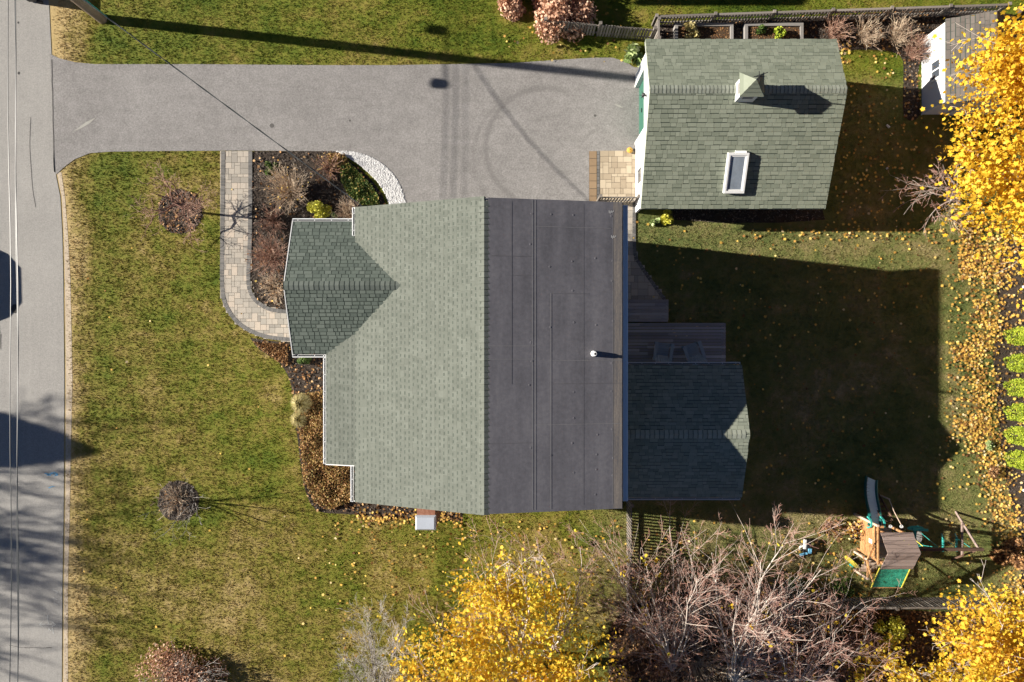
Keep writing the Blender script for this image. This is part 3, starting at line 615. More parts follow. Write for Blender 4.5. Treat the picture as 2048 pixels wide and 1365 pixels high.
# fascia, gutters
fs = MB(); fs.beam((-5.73, -5.84, 4.99), (-.94, -5.84, 6.89), .03, .2, 0, .5); fs.beam((-5.73, 4.85, 4.99), (-.94, 4.85, 6.89), .03, .2, 0, .5)
fs.beam((-.94, 4.81, 6.82), (3.8, 4.81, 6.02), .03, .2, 0, .5); fs.beam((-.94, -5.81, 6.82), (3.8, -5.81, 6.02), .03, .2, 0, .5)
fs.beam((-8.10, 4.41, 4.74), (-8.10, 1.97, 5.72), .03, .16, 0, .5); fs.beam((-8.10, -.48, 4.74), (-8.10, 1.97, 5.72), .03, .16, 0, .5)
fs.beam((-6.86, -4.555, 4.73), (-5.73, -4.555, 5.03), .03, .16, 0, .5)
split_build(fs, 'fascia', M['white'], house)
for (a, b, o) in (((-5.80, -5.87, 5.0), (-5.80, -4.56, 5.0), (-1, 0, 0)), ((-5.74, 3.85, 5.0), (-5.74, 4.88, 5.0), (-1, 0, 0)), ((-6.88, -4.54, 4.7), (-6.88, -.5, 4.7), (-1, 0, 0)), ((-8.12, 4.43, 4.7), (-5.8, 4.43, 4.7), (0, 1, 0)), ((-8.12, -.50, 4.7), (-6.9, -.50, 4.7), (0, -1, 0)), ((3.88, -5.6, 6.06), (3.88, 4.75, 6.06), (1, 0, 0))):
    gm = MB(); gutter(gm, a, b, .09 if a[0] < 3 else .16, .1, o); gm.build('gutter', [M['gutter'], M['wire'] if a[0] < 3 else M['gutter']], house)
vp = MB(); vc = G(1189, 708, 6.6)
zb = 6.4
vp.tube((vc[0], vc[1], zb), (vc[0], vc[1], zb + .42), .055, .055, 14); vp.tube((vc[0], vc[1], zb - .1), (vc[0], vc[1], zb + .16), .12, .085, 14)
vo = vp.build('vent_pipe', M['white'], house, smooth=False); h2 = MB(); h2.tube((vc[0], vc[1], zb + .421), (vc[0], vc[1], zb + .424), .038, .038, 12); h2.build('pipe_opening', M['black'], vo)
for c, n, wd, ht in (((-6.62, -2.3, 2.4), (-1, 0, 0), 1.8, 1.3), ((-7.82, 3.2, 2.2), (-1, 0, 0), .9, 1.2), ((-3.2, 4.57, 3.9), (0, 1, 0), .9, 1.2), ((1.2, 4.57, 3.9), (0, 1, 0), .9, 1.2), ((1.2, -5.57, 3.9), (0, -1, 0), .9, 1.2), ((3.64, 3.2, 4.6), (1, 0, 0), .9, 1.2), ((3.64, .6, 4.9), (1, 0, 0), .9, 1.0), ((3.64, -3.3, 5.3), (1, 0, 0), .9, .7)):
    window(house, c, n, wd, ht)
dm = MB(); dm.box(-7.86, -7.8, .9, 1.85, .25, 2.35); do = dm.build('door', M['greendoor'], house); dk = MB(); dk.tube((-7.86, 1.05, 1.25), (-7.93, 1.05, 1.25), .03, .035, 8); dk.build('handle', M['darkmetal'], do)
dm = MB(); dm.box(3.62, 3.68, .1, 1.0, .52, 2.6); do = dm.build('door', M['greendoor'], house); dk = MB(); dk.tube((3.68, .2, 1.5), (3.75, .2, 1.5), .03, .035, 8); dk.build('handle', M['darkmetal'], do)
# rear wing (part of the house)
wg = MB(); prism_x(wg, 3.6, 8.65, -5.8, -1.2, 3.45, 3.45, 4.38, -3.48); clap(wg, (8.65, -5.8), (8.65, -1.2), .3, 3.4, (1, 0, 0)); wg.build('wall', M['siding'], house)['label'] = 'rear wing wall'
r5 = MB(); Lw = math.hypot(2.55, .92)
for y0, sgn, sd in ((-.93, -1, 8), (-6.05, 1, 9)):
    slab(r5, (3.66, y0, 3.56), (1, 0, 0), (0, 2.55 * sgn, .92), 5.24, Lw, .13, 0); shingles(r5, (3.66, y0, 3.56), (1, 0, 0), (0, 2.55 * sgn, .92), 5.24, Lw, .14, .27, 0, 1, .010, None, sd, .8)
caps(r5, (3.70, -3.49, 4.48), (8.9, -3.49, 4.48), .17, (0, 1, -.36), (0, -1, -.36), 2, .18, seed=6)
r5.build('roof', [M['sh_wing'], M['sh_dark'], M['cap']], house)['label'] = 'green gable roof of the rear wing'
fs = MB(); fs.beam((8.88, -.95, 3.44), (8.88, -3.49, 4.36), .03, .16, 0, .5); fs.beam((8.88, -6.03, 3.44), (8.88, -3.49, 4.36), .03, .16, 0, .5); split_build(fs, 'fascia', M['white'], house)
for y0, o in ((-.90, (0, 1, 0)), (-6.08, (0, -1, 0))):
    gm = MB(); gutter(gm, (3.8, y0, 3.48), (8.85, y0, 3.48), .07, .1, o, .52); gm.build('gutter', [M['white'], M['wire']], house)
window(house, (8.67, -3.4, 1.7), (1, 0, 0), 1.6, 1.2)
# chimney
cy0, cy1, cx0, cx1 = -6.62, -6.1, -3.38, -2.66
ch = MB(); ch.box(cx0 + .04, cx1 - .04, cy0 + .05, -5.5, 0, 6.05)
co = ch.build('chimney', M['brick'], house)
cc = MB(); cc.hexa([(cx0, cy0, 6.1), (cx1, cy0, 6.1), (cx1, cy1, 6.1), (cx0, cy1, 6.1), (cx0 + .06, cy0 + .06, 6.2), (cx1 - .06, cy0 + .06, 6.2), (cx1 - .06, cy1 - .06, 6.2), (cx0 + .06, cy1 - .06, 6.2)]); cc.box(cx0, cx1, cy0, cy1, 6.04, 6.097)
cc.build('chimney_cap', M['steel'], co)

# ---- garage
gar = thing('garage', 'white garage with mossy green asymmetric gable roof beside the driveway end', 'garage', (9, 9, 0))
gw = MB()
pr = [(5.86, 0), (11.65, 0), (11.65, 2.98), (9.6, 3.82), (5.86, 2.15)]
A = [(12.5, y, z) for y, z in pr]; gw.face(A)
for i in (1, 2, 3, 4):
    j = (i + 1) % 5; gw.face([(5.5, *pr[i]), (5.5, *pr[j]), (12.5, *pr[j]), (12.5, *pr[i])][::-1])
# front wall with door opening 8.72..11.1, z 0..2.1
XF = 5.42; dy0, dy1, dz = 8.72, 11.12, 2.12
def ztop(y): return 3.82 - (9.6 - y) * .4425 if y < 9.6 else 3.82 - (y - 9.6) * .41
def fw(ys, z0f):
    top = [(XF, y, ztop(y)) for y in ys]; bot = [(XF, y, z0f) for y in ys]; gw.face(bot + top[::-1])
fw([5.62, dy0], 0); fw([dy1, 11.65], 0); fw([dy0, 9.6, dy1], dz)
for yy in (dy0, dy1): gw.face([(XF, yy, 0), (XF + .22, yy, 0), (XF + .22, yy, dz), (XF, yy, dz)])
gw.face([(XF, dy0, dz), (XF, dy1, dz), (XF + .22, dy1, dz), (XF + .22, dy0, dz)])
gw.face([(XF, 5.62, 0), (5.5, 5.62, 0), (5.5, 5.62, 2.05), (XF, 5.62, 2.05)]); gw.face([(XF, 11.65, 0), (5.5, 11.65, 0), (5.5, 11.65, 2.98), (XF, 11.65, 2.98)])
clap(gw, (5.5, 5.86), (12.5, 5.86), .2, 2.1, (0, -1, 0)); clap(gw, (12.5, 5.86), (12.5, 11.6), .2, 2.0, (1, 0, 0)); clap(gw, (XF, 11.14), (XF, 11.65), .2, 2.9, (-1, 0, 0)); clap(gw, (XF, 5.62), (XF, 8.60), .2, 2.0, (-1, 0, 0))
gw.build('wall', M['siding'], gar)
gd = MB()
for k in range(4): gd.box(XF + .16, XF + .215, dy0 + .004, dy1 - .004, .02 + k * .52, .02 + k * .52 + .512)
gdo = gd.build('garage_door', M['greendoor'], gar); gh = MB(); gh.beam((XF + .13, 9.8, .75), (XF + .13, 9.98, .75), .03, .03); gh.build('handle', M['black'], gdo)
tr = MB(); tr.box(XF - .03, XF + .001, dy0 - .11, dy0, 0, dz + .1); tr.box(XF - .03, XF + .001, dy1, dy1 + .11, 0, dz + .1); tr.box(XF - .032, XF + .001, dy0, dy1, dz, dz + .1); tr.build('door_trim', M['white'], gar)
window(gar, (XF - .02, 6.95, 1.2), (-1, 0, 0), .6, .9)
lg = MB(); lc = Vector((XF - .12, 9.9, 2.45))
lg.tube(lc + Vector((.14, 0, 0)), lc, .02, .02, 6); lg.tube(lc - Vector((0, 0, .1)), lc + Vector((0, 0, .1)), .05, .06, 6); lg.tube(lc + Vector((0, 0, .1)), lc + Vector((0, 0, .17)), .09, .01, 6)
for k in range(6): lg.beam(lc + Vector((0, 0, .02)), lc + Vector((math.cos(k) * .17, math.sin(k) * .17, .06 - .05 * (k % 2))), .015, .015)
lg.build('wall_lantern', M['black'], gar)
g1 = MB(); LL = math.hypot(4.21, 1.85); LT = math.hypot(2.3, .9)
slab(g1, (5.26, 5.39, 2.15), (1, 0, 0), (0, 4.21, 1.85), 7.52, LL, .13, 0); shingles(g1, (5.26, 5.39, 2.15), (1, 0, 0), (0, 4.21, 1.85), 7.52, LL, .168, .28, 0, 1, .011, None, 12, .8)
slab(g1, (5.26, 11.9, 3.1), (1, 0, 0), (0, -2.3, .9), 7.52, LT, .13, 0); shingles(g1, (5.26, 11.9, 3.1), (1, 0, 0), (0, -2.3, .9), 7.52, LT, .168, .27, 0, 1, .010, None, 13, .8)
caps(g1, (5.26, 9.6, 4.0), (12.78, 9.6, 4.0), .17, (0, 1, -.4), (0, -1, -.44), 2, .15, seed=9)
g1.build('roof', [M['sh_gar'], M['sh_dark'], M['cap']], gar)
fs = MB()
for xx in (5.28, 12.76): fs.beam((xx, 5.42, 2.04), (xx, 9.6, 3.88), .03, .17, 0, .5); fs.beam((xx, 11.87, 3.0), (xx, 9.6, 3.88), .03, .17, 0, .5)
fs.box(5.3, 12.74, 5.42, 5.445, 1.95, 2.03); fs.box(5.3, 12.74, 11.85, 11.87, 2.88, 2.97)
split_build(fs, 'fascia', M['white'], gar)
# skylight
def onS(x, y, h=0):
    v = Vector((0, 4.21, 1.85)).normalized(); n = Vector((0, -v.z, v.y)); return Vector((x, y, 2.15 + (y - 5.39) * .4394)) + n * h
sk = MB(); sx0, sx1, sy0, sy1 = 8.5, 9.32, 6.0, 7.45
def ring(mb, x0, x1, y0, y1, t, h0, h1, m=0):
    for (a, b, c, d) in ((x0, x1, y0, y0 + t), (x0, x1, y1 - t, y1), (x0, x0 + t, y0 + t, y1 - t), (x1 - t, x1, y0 + t, y1 - t)):
        mb.hexa([onS(a, c, h0), onS(b, c, h0), onS(b, d, h0), onS(a, d, h0), onS(a, c, h1), onS(b, c, h1), onS(b, d, h1), onS(a, d, h1)], m, .5)
ring(sk, sx0, sx1, sy0, sy1, .09, -.02, .20); ring(sk, sx0 + .09, sx1 - .09, sy0 + .09, sy1 - .09, .05, -.02, .17)
skt = sk.build('skylight', M['white'], gar, bevel=.008)
fl_ = MB(); fl_.hexa([onS(sx0 + .3, sy1, .0), onS(sx1 - .1, sy1, .0), onS(sx1 - .1, sy1 + .06, .0), onS(sx0 + .3, sy1 + .06, .0), onS(sx0 + .3, sy1, .15), onS(sx1 - .1, sy1, .15), onS(sx1 - .1, sy1 + .06, .13), onS(sx0 + .3, sy1 + .06, .13)]); fl_.build('flashing', M['gutter'], skt)
sg = MB(); sg.face([onS(sx0 + .14, sy0 + .14, .15), onS(sx1 - .14, sy0 + .14, .15), onS(sx1 - .14, sy1 - .14, .15), onS(sx0 + .14, sy1 - .14, .15)]); sg.build('pane', M['skyglass'], skt)
# cupola
cpx, cpy = 8.88, 9.50
cu = MB(); cu.box(cpx - .34, cpx + .34, cpy - .34, cpy + .34, 3.6, 4.72); cuo = cu.build('cupola', M['white'], gar)
cv = MB()
for (s, n) in (((0, 1), (-1, 0)), ((1, 0), (0, -1)), ((0, 1), (1, 0)), ((1, 0), (0, 1))):
    for k in range(4):
        z = 4.22 + k * .1; c = Vector((cpx + n[0] * .345, cpy + n[1] * .345, z)); d = Vector((*s, 0)) * .2; cv.beam(c - d, c + d, .02, .05)
cv.build('louvre', M['greywood'], cuo)
cr = MB(); h = .45; ap = (cpx, cpy, 5.22); cs = [(cpx - h, cpy - h, 4.72), (cpx + h, cpy - h, 4.72), (cpx + h, cpy + h, 4.72), (cpx - h, cpy + h, 4.72)]
cr.face(cs[::-1], 0, .5)
for i in range(4):
    a, b, c = Vector(cs[i]), Vector(cs[(i + 1) % 4]), Vector(ap)
    for k in range(4):
        t0, t1 = k / 4, (k + 1) / 4; n = (b - a).cross(c - a).normalized() * .014; cr.face([a.lerp(c, t0) + n, b.lerp(c, t0) + n, b.lerp(c, t1), a.lerp(c, t1)], 0); cr.face([a.lerp(c, t0), b.lerp(c, t0), b.lerp(c, t0) + n, a.lerp(c, t0) + n], 0, .1)
cr.build('cupola_roof', [M['sh_gar']], cuo)
fi = MB(); fi.tube((cpx, cpy, 5.2), (cpx, cpy, 5.75), .018, .01, 6)
for d in ((1, 0), (0, 1)): fi.beam((cpx - d[0] * .2, cpy - d[1] * .2, 5.48), (cpx + d[0] * .2, cpy + d[1] * .2, 5.48), .02, .02)
fi.beam((cpx - .25, cpy - .08, 5.66), (cpx + .25, cpy + .08, 5.66), .02, .03); fi.build('weathervane', M['darkmetal'], cuo)

# ---- shed
shed = thing('garden_shed', 'small white shed with grey shingle roof half under the golden maple', 'shed', (19.5, 11.6, 0))
sw = MB(); A = [(18, 0), (21, 0), (21, 1.72), (19.5, 2.4), (18, 1.72)]
for yy, f in ((9.95, 1), (13.2, -1)): P = [(x, yy, z) for x, z in A]; sw.face(P if f > 0 else P[::-1])
for i in range(5):
    j = (i + 1) % 5; sw.face([(A[j][0], 9.95, A[j][1]), (A[i][0], 9.95, A[i][1]), (A[i][0], 13.2, A[i][1]), (A[j][0], 13.2, A[j][1])])
sw.build('wall', M['siding'], shed)
sb = MB(); sb.box(17.97, 18.0, 9.92, 9.98, 0, 1.7); sb.box(17.97, 18.0, 13.17, 13.23, 0, 1.7); split_build(sb, 'corner_board', M['white'], shed)
r6 = MB(); Ls = math.hypot(1.62, .73)
for x0, sg_, sd in ((17.9, 1, 21), (21.1, -1, 22)):
    slab(r6, (x0, 9.8, 1.80), (0, 1, 0), (1.6 * sg_, 0, .73), 3.5, Ls, .06, 0); shingles(r6, (x0, 9.8, 1.80), (0, 1, 0), (1.6 * sg_, 0, .73), 3.5, Ls, .17, .3, 0, 1, .012, None, sd, .6)
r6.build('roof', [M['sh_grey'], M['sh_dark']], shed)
window(shed, (17.99, 11.5, 1.05), (-1, 0, 0), .7, .55, muntin=True)
sd_ = MB(); sd_.box(19, 20, 9.90, 9.95, .05, 1.9); sd_.build('door', M['white'], shed)

# ---- neighbour house (its shadow falls over the top lawn)
nb = thing('neighbour_house', 'white neighbouring house beyond the top lawn', 'house', (-1, 19, 0))
n1 = MB(); n1.box(-5, 1.6, 16.2, 23, 0, 4.6); n1.build('wall', M['siding'], nb)
n2 = MB(); slab(n2, (-5.3, 15.95, 4.5), (1, 0, 0), (0, 3.7, 1.4), 7.2, math.hypot(3.7, 1.4), .14, 0); slab(n2, (-5.3, 23.35, 4.5), (1, 0, 0), (0, -3.7, 1.4), 7.2, math.hypot(3.7, 1.4), .14, 0); n2.build('roof', M['sh_grey'], nb)
for x in (-3, 0): window(nb, (x, 16.19, 2), (0, -1, 0), 1, 1.2)

# ------------------------------------------------------------------ fences
def fence(label, a, b, ht=1.2, pick=.09, gap=.035, cap=False, group=None, post_step=2.4, front=-1, m='fence', seed=1):
    a = Vector((*a, 0)); b = Vector((*b, 0)); d = (b - a); L = d.length; d.normalize(); n = Vector((-d.y, d.x, 0)) * front; q = random.Random(seed)
    f = thing('picket_fence', label, 'fence', a, group)
    np_ = max(1, round(L / post_step)); st = L / np_
    for k in range(np_ + 1):
        p = a + d * st * k; mb = MB(); s = .05
        mb.hexa([p + Vector((x * s, y * s, 0)) for x, y in ((-1, -1), (1, -1), (1, 1), (-1, 1))] + [p + Vector((x * s, y * s, ht + .05)) for x, y in ((-1, -1), (1, -1), (1, 1), (-1, 1))])
        mb.box(p.x - .065, p.x + .065, p.y - .065, p.y + .065, ht + .053, ht + .085); mb.build('post', M[m], f)
    for k in range(np_):
        p0 = a + d * (st * k + .055); p1 = a + d * (st * (k + 1) - .055); mb = MB()
        for z in (.25, ht - .22): mb.beam(p0 + Vector((0, 0, z)), p1 + Vector((0, 0, z)), .04, .09)
        x = .02; l = (p1 - p0).length
        while x + pick < l:
            c = p0 + d * (x + pick / 2) + n * .045; h2 = ht + q.uniform(-.02, .02); tl = n * q.uniform(-.012, .012)
            mb.beam(c + Vector((0, 0, .04)), c + tl + Vector((0, 0, h2)), pick, .018, 0, None, up=n); x += pick + gap
        if cap: mb.beam(p0 + n * .03 + Vector((0, 0, ht + .035)), p1 + n * .03 + Vector((0, 0, ht + .035)), .09, .03)
        mb.build('picket_panel', M[m], f)
    return f
fence('weathered picket fence along the top boundary behind the garage', G(1305, 51), G(1990, 28), .85, .06, .075, True, seed=2)
fence('short weathered picket fence under the coppery shrub left of the garage', G(1089, 62), G(1300, 80), 1.1, .085, .04, False, seed=3)
fence('short grey fence section joining the top fence to the garage corner', G(1307, 63), G(1307, 100), 1.15, .11, .02, True, seed=4, post_step=1.5)
fence('small grey picket fence between the house corner and the garage', (3.75, 6.12), (5.36, 6.12), 1.15, .06, .07, False, seed=5, post_step=1.6)
fence('weathered picket fence running down from the rear wing into the bare trees', (5.08, -6.95), (5.08, -12.6), 1.15, .075, .06, False, seed=6)
fence('weathered picket fence below the playset in the lower right', (13.8, -11.3), (21.2, -11.3), 1.15, .075, .075, True, seed=7, front=1)
fence('bright white vinyl fence along the right edge', (22.46, 4.6), (22.46, -11.0), 1.2, .13, .012, True, seed=8, m='white', front=1)

# ------------------------------------------------------------------ deck and chairs
dk_ = thing('deck', 'weathered grey wooden deck behind the house with a lower step platform', 'deck', (6.5, 0, 0))
def boards(x0, x1, y0, y1, z, name, seed):
    q = random.Random(seed); mb = MB(); y = y0
    while y < y1 - .02:
        e = min(y1, y + .138); x = x0
        while x < x1 - .01:
            xe = min(x1, x + q.uniform(1.8, 3.6)); xe = x1 if x1 - xe < .5 else xe; mb.box(x, xe - .004, y, e - .018, z - .03, z + q.uniform(-.003, .003)); x = xe
        y = e
    return mb.build(name, M['deck'], dk_)
boards(3.66, 9.24, -1.15, .8, .5, 'decking', 1); boards(3.66, 6.8, .84, 1.82, .26, 'lower_decking', 2)
rm = MB(); rm.box(3.66, 9.2, .75, .78, .02, .465); rm.box(9.19, 9.22, -1.1, .745, .02, .465); rm.box(3.66, 6.76, 1.77, 1.8, .02, .225); rm.box(6.75, 6.78, .85, 1.765, .02, .225); rm.build('rim_board', M['deck'], dk_)
def lounge_chair(x, y, rz, label):
    t = thing('lounge_chair', label, 'chair', (x, y, .502), 'grey slatted chairs on the deck'); t.rotation_euler = (0, 0, 0)
    rot = Matrix.Rotation(rz, 3, 'Z'); o = Vector((x, y, .502))
    def P(a, b, c): return o + rot @ Vector((a, b, c))
    # faces +y: seat front at y=+.35, back leans to -y
    s = MB()
    for k in range(6): yy = .36 - k * .09; s.beam(P(-.26, yy, .36 - k * .018), P(.26, yy, .36 - k * .018), .078, .02)
    s.build('seat', M['chair'], t)
    bk = MB()
    for k in range(6):
        u = (k - 2.5) * .09; bk.beam(P(u, -.12, .25), P(u * 1.25, -.48, .92 - abs(u) * .3), .078, .018, up=rot @ Vector((0, 1, .4)))
    bk.beam(P(-.26, -.3, .55), P(.26, -.3, .55), .05, .025); bk.build('backrest', M['chair'], t)
    for k in (-1, 1):
        a = MB(); a.hexa([P(k * .34 - .06, -.38, .53), P(k * .34 + .06, -.38, .53), P(k * .34 + .075, .4, .56), P(k * .34 - .075, .4, .56), P(k * .34 - .06, -.38, .555), P(k * .34 + .06, -.38, .555), P(k * .34 + .075, .4, .585), P(k * .34 - .075, .4, .585)]); a.build('armrest', M['chair'], t)
        for yy in (.34, -.3):
            l = MB(); l.beam(P(k * .31, yy, 0), P(k * .31, yy, .53), .1, .03, up=rot @ Vector((1, 0, 0))); l.build('leg', M['chair'], t)
lounge_chair(6.42, -.48, R(-8), 'dark grey slatted armchair on the deck, the one nearer the house wall')
lounge_chair(7.75, -.5, R(20), 'dark grey slatted armchair turned aslant near the outer edge of the deck')

# ------------------------------------------------------------------ playset
ps_ = thing('playset', 'wooden play tower with pitched board roof, green slide and swing beam', 'playset', (15.5, -8.5, 0))
mb = MB(); x0, x1 = 14.85, 16.15; yn, yr_, ys = -7.72, -8.38, -9.2; ze, zr = 2.45, 3.0
for (ya, zb_, sgn) in ((yn, ze, 1), (ys, ze, -1)):
    for k in range(5):
        a, b = k / 5, (k + 1) / 5 - .015; pa = Vector((0, ya + (yr_ - ya) * a, zb_ + (zr - zb_) * a)); pb = Vector((0, ya + (yr_ - ya) * b, zb_ + (zr - zb_) * b)); e = Vector((0, 0, .03)); X0 = Vector((x0 + random.uniform(0, .02), 0, 0)); X1 = Vector((x1 + random.uniform(0, .02), 0, 0))
        P = [X0 + pa, X1 + pa, X1 + pb, X0 + pb]
        if sgn > 0: P = P[::-1]
        mb.hexa(P + [p + e for p in P])
mb.build('roof', M['playroof'], ps_)
for (x, y) in ((15.2, -7.85), (16.02, -7.85), (15.2, -9.12), (16.02, -9.12)):
    mb = MB(); mb.beam((x, y, 0), (x, y, 2.45), .09, .09); mb.build('post', M['cedar'], ps_)
for (x, y, z) in ((15.05, -7.60, 1.95), (15.05, -9.25, 1.15), (15.05, -10.05, 1.15)): mb = MB(); mb.beam((x, y, 0), (x, y, z), .09, .09); mb.build('post', M['palewood'], ps_)
mb = MB()
for k in range(9): mb.box(15.13, 16.0, -9.15 + k * .145, -9.01 + k * .145, 1.20, 1.235)
mb.build('platform', M['greywood'], ps_)
mb = MB()
for k in range(6): mb.box(15.08, 15.11, -9.05, -7.65, .42 + k * .2, .42 + k * .2 + .19)
wp = mb.build('side_wall', M['cedar'], ps_)
lab = MB(); lab.box(15.065, 15.078, -8.5, -8.32, 1.18, 1.42); lb = lab.build('picture_plaque', M['white'], wp)
l2 = MB()
for dy in (0, .06):
    for dz_ in (0, .085): l2.box(15.058, 15.064, -8.475 + dy * 1.3, -8.425 + dy * 1.3, 1.215 + dz_ * 1.2, 1.28 + dz_ * 1.2)
l2.build('plaque_print', M['ltblue'], lb)
mb = MB()
for y, z, a, b in ((-7.65, 1.9, 15.08, 15.3), (-9.1, 1.9, 15.08, 15.3)): mb.beam((a, y, z), (b, y, z), .09, .05)
mb.beam((15.06, -7.65, 1.9), (15.06, -9.2, 1.9), .05, .09); mb.beam((15.06, -8.4, 1.7), (15.06, -9.25, 1.1), .05, .09)
mb.beam((15.05, -9.3, 1.12), (15.05, -10.0, 1.12), .08, .05); mb.beam((14.98, -9.2, .9), (15.5, -10.0, .4), .05, .1)
mb.build('railing', M['cedar'], ps_)
mb = MB()
for k in range(4): mb.box(15.1, 15.75, -9.42 - k * .2, -9.25 - k * .2, .95 - k * .22, .99 - k * .22)
mb.build('step', M['palewood'], ps_)
mb = MB(); n = 7
for i in range(n):
    for j in range(6):
        xa, xb = 14.86 + i * 1.2 / n, 14.86 + (i + 1) * 1.2 / n; ya, yb = -9.16 - j * .17, -9.16 - (j + 1) * .17; f = lambda x, y: 2.42 + (y + 9.16) * .62 - .03 * math.sin((x - 14.86) / 1.2 * math.pi)
        mb.face([(xa, yb, f(xa, yb)), (xb, yb, f(xb, yb)), (xb, ya, f(xb, ya)), (xa, ya, f(xa, ya))], 0, .5)
ow = mb.build('awning', M['tarp'], ps_); pass
mb = MB(); mb.beam((14.84, -9.16, 2.44), (14.84, -10.2, 1.79), .035, .02); mb.beam((16.09, -9.16, 2.44), (16.09, -10.2, 1.79), .035, .02); split_build(mb, 'awning_trim', M['yellow'], ow)
mb = MB(); mb.beam((14.84, -10.2, 1.75), (16.1, -10.2, 1.75), .04, .04); mb.beam((16.07, -9.2, 1.3), (16.07, -10.0, 1.86), .05, .05); mb.beam((14.9, -9.2, 1.3), (14.9, -10.0, 1.86), .05, .05); mb.build('awning_frame', M['cedar'], ps_)
# slide: from platform (15.15,-7.75,1.25) to ground (15.85,-6.1,.1)
P = []
for i in range(15):
    t = i / 14; x = 15.22 + .50 * t + .05 * math.sin(t * 6.28); y = -7.85 + 1.83 * t; z = 1.28 * (1 - t) ** 1.05 + .12 * (1 - abs(2 * t - 1)) * 0 + .04 * math.sin(t * 9.4) * (1 - t) + .12 * t
    P.append(Vector((x, y, z)))
sb_, sr = MB(), MB()
for a, b in zip(P[:-1], P[1:]):
    d = (b - a).normalized(); s = d.cross(Vector((0, 0, 1))).normalized(); u = s.cross(d)
    sb_.face([a - s * .2, b - s * .2, b + s * .2, a + s * .2][::-1], 0, .5)
    for k in (-1, 1):
        e = s * k; sr.face([a + e * .2, b + e * .2, b + e * .23 + u * .11, a + e * .23 + u * .11], 0, .5); sr.face([a + e * .23 + u * .11, b + e * .23 + u * .11, b + e * .28 + u * .09, a + e * .28 + u * .09], 0, .5); sr.face([a + e * .28 + u * .09, b + e * .28 + u * .09, b + e * .27 - u * .04, a + e * .27 - u * .04], 0, .5)
    sr.face([a - s * .27 - u * .04, b - s * .27 - u * .04, b + s * .27 - u * .04, a + s * .27 - u * .04], 0, .5)
so = sr.build('slide', M['dkgreen'], ps_, smooth=True); sb_.build('slide_bed', M['slidebed'], so, smooth=True)
for k in (-1, 1):
    mb = MB(); pts = []
    for i in range(9): t = i / 8 * math.pi; pts.append((15.24 + k * .27, -7.62 - math.cos(t) * .22, 1.25 + math.sin(t) * .33))
    for a, b in zip(pts[:-1], pts[1:]): mb.beam(a, b, .07, .05)
    mb.build('slide_handle', M['teal'], so)
# ladder with dark steps and rope
mb = MB()
for k in range(6): mb.beam((15.62, -7.62 + k * .16, 1.1 - k * .19), (16.05, -7.62 + k * .16, 1.1 - k * .19), .1, .04)
mb.build('ladder_step', M['darkwood'], ps_)
mb = MB(); mb.beam((15.6, -7.55, 1.2), (15.6, -6.7, .05), .04, .09); mb.beam((16.08, -7.55, 1.2), (16.08, -6.7, .05), .04, .09); mb.build('ladder_rail', M['darkwood'], ps_)
mb = MB(); mb.path([(16.1, -7.6, 1.75), (16.1, -7.2, 1.25), (16.1, -6.75, .85)], .018); mb.beam((16.1, -6.75, 0), (16.1, -6.75, .9), .05, .05); mb.build('climbing_rope', M['palewood'], ps_)
for x in (15.55, 16.0):
    mb = MB()
    for i in range(8):
        a = i * math.pi / 4; b = (i + 1) * math.pi / 4; mb.tube((x + .05 * math.cos(a), -7.62 + .02 * 0, 2.0 + .06 * math.sin(a)), (x + .05 * math.cos(b), -7.62, 2.0 + .06 * math.sin(b)), .012, .012, 5)
    for i in range(8):
        a = i * math.pi / 4; b = (i + 1) * math.pi / 4; mb.tube((x + .06 * math.cos(a), -7.62 + .06 * math.sin(a), 1.95), (x + .06 * math.cos(b), -7.62 + .06 * math.sin(b), 1.95), .014, .014, 5)
    mb.build('hand_grip', M['white'], ps_)
# swing beam and A-frame
mb = MB(); mb.beam((16.0, -8.45, 2.3), (19.1, -8.45, 2.3), .11, .15); mb.build('swing_beam', M['darkwood'], ps_)
for (p, m_) in (((19.5, -7.5, 0), 'playroof'), ((19.35, -9.6, 0), 'darkwood')): mb = MB(); mb.beam(p, (18.95, -8.45, 2.3), .075, .075); mb.build('support_leg', M[m_], ps_)
mb = MB(); mb.beam((19.22, -7.75, .85), (19.22, -9.2, .85), .05, .1); mb.build('cross_brace', M['playroof'], ps_)
def glider():
    t = thing('glider_swing', 'teal two-seat glider hanging from the swing beam nearest the tower', 'swing', (17.35, -8.45, 2.2))
    m_ = MB(); m_.beam((17.35, -8.0, .6), (17.35, -8.9, .6), .1, .07); m_.beam((17.05, -8.0, .95), (17.7, -8.05, .95), .1, .05); m_.build('frame', M['teal'], t)
    for y, c in ((-8.05, 'teal'), (-8.75, 'teal')):
        m_ = MB(); n_ = 10; ring_ = [(17.35 + .36 * math.cos(i * 2 * math.pi / n_), y + .11 * math.sin(i * 2 * math.pi / n_)) for i in range(n_)]; m_.face([(x, yy, .66) for x, yy in ring_]); m_.face([(x, yy, .62) for x, yy in ring_][::-1])
        for i in range(n_): a, b = ring_[i], ring_[(i + 1) % n_]; m_.face([(a[0], a[1], .62), (b[0], b[1], .62), (b[0], b[1], .66), (a[0], a[1], .66)])
        m_.build('seat', M[c], t)
    m_ = MB(); n_ = 12; ring_ = [(17.42 + .12 * math.cos(i * 2 * math.pi / n_), -8.36 + .26 * math.sin(i * 2 * math.pi / n_)) for i in range(n_)]; m_.face([(x, yy, .82) for x, yy in ring_]); m_.face([(x, yy, .79) for x, yy in ring_][::-1]); m_.build('footrest', M['greywood'], t)
    for y in (-8.05, -8.75): m_ = MB(); m_.tube((17.35, y, .65), (17.35, -8.4, 2.22), .012); m_.build('hanger', M['teal'], t)
glider()
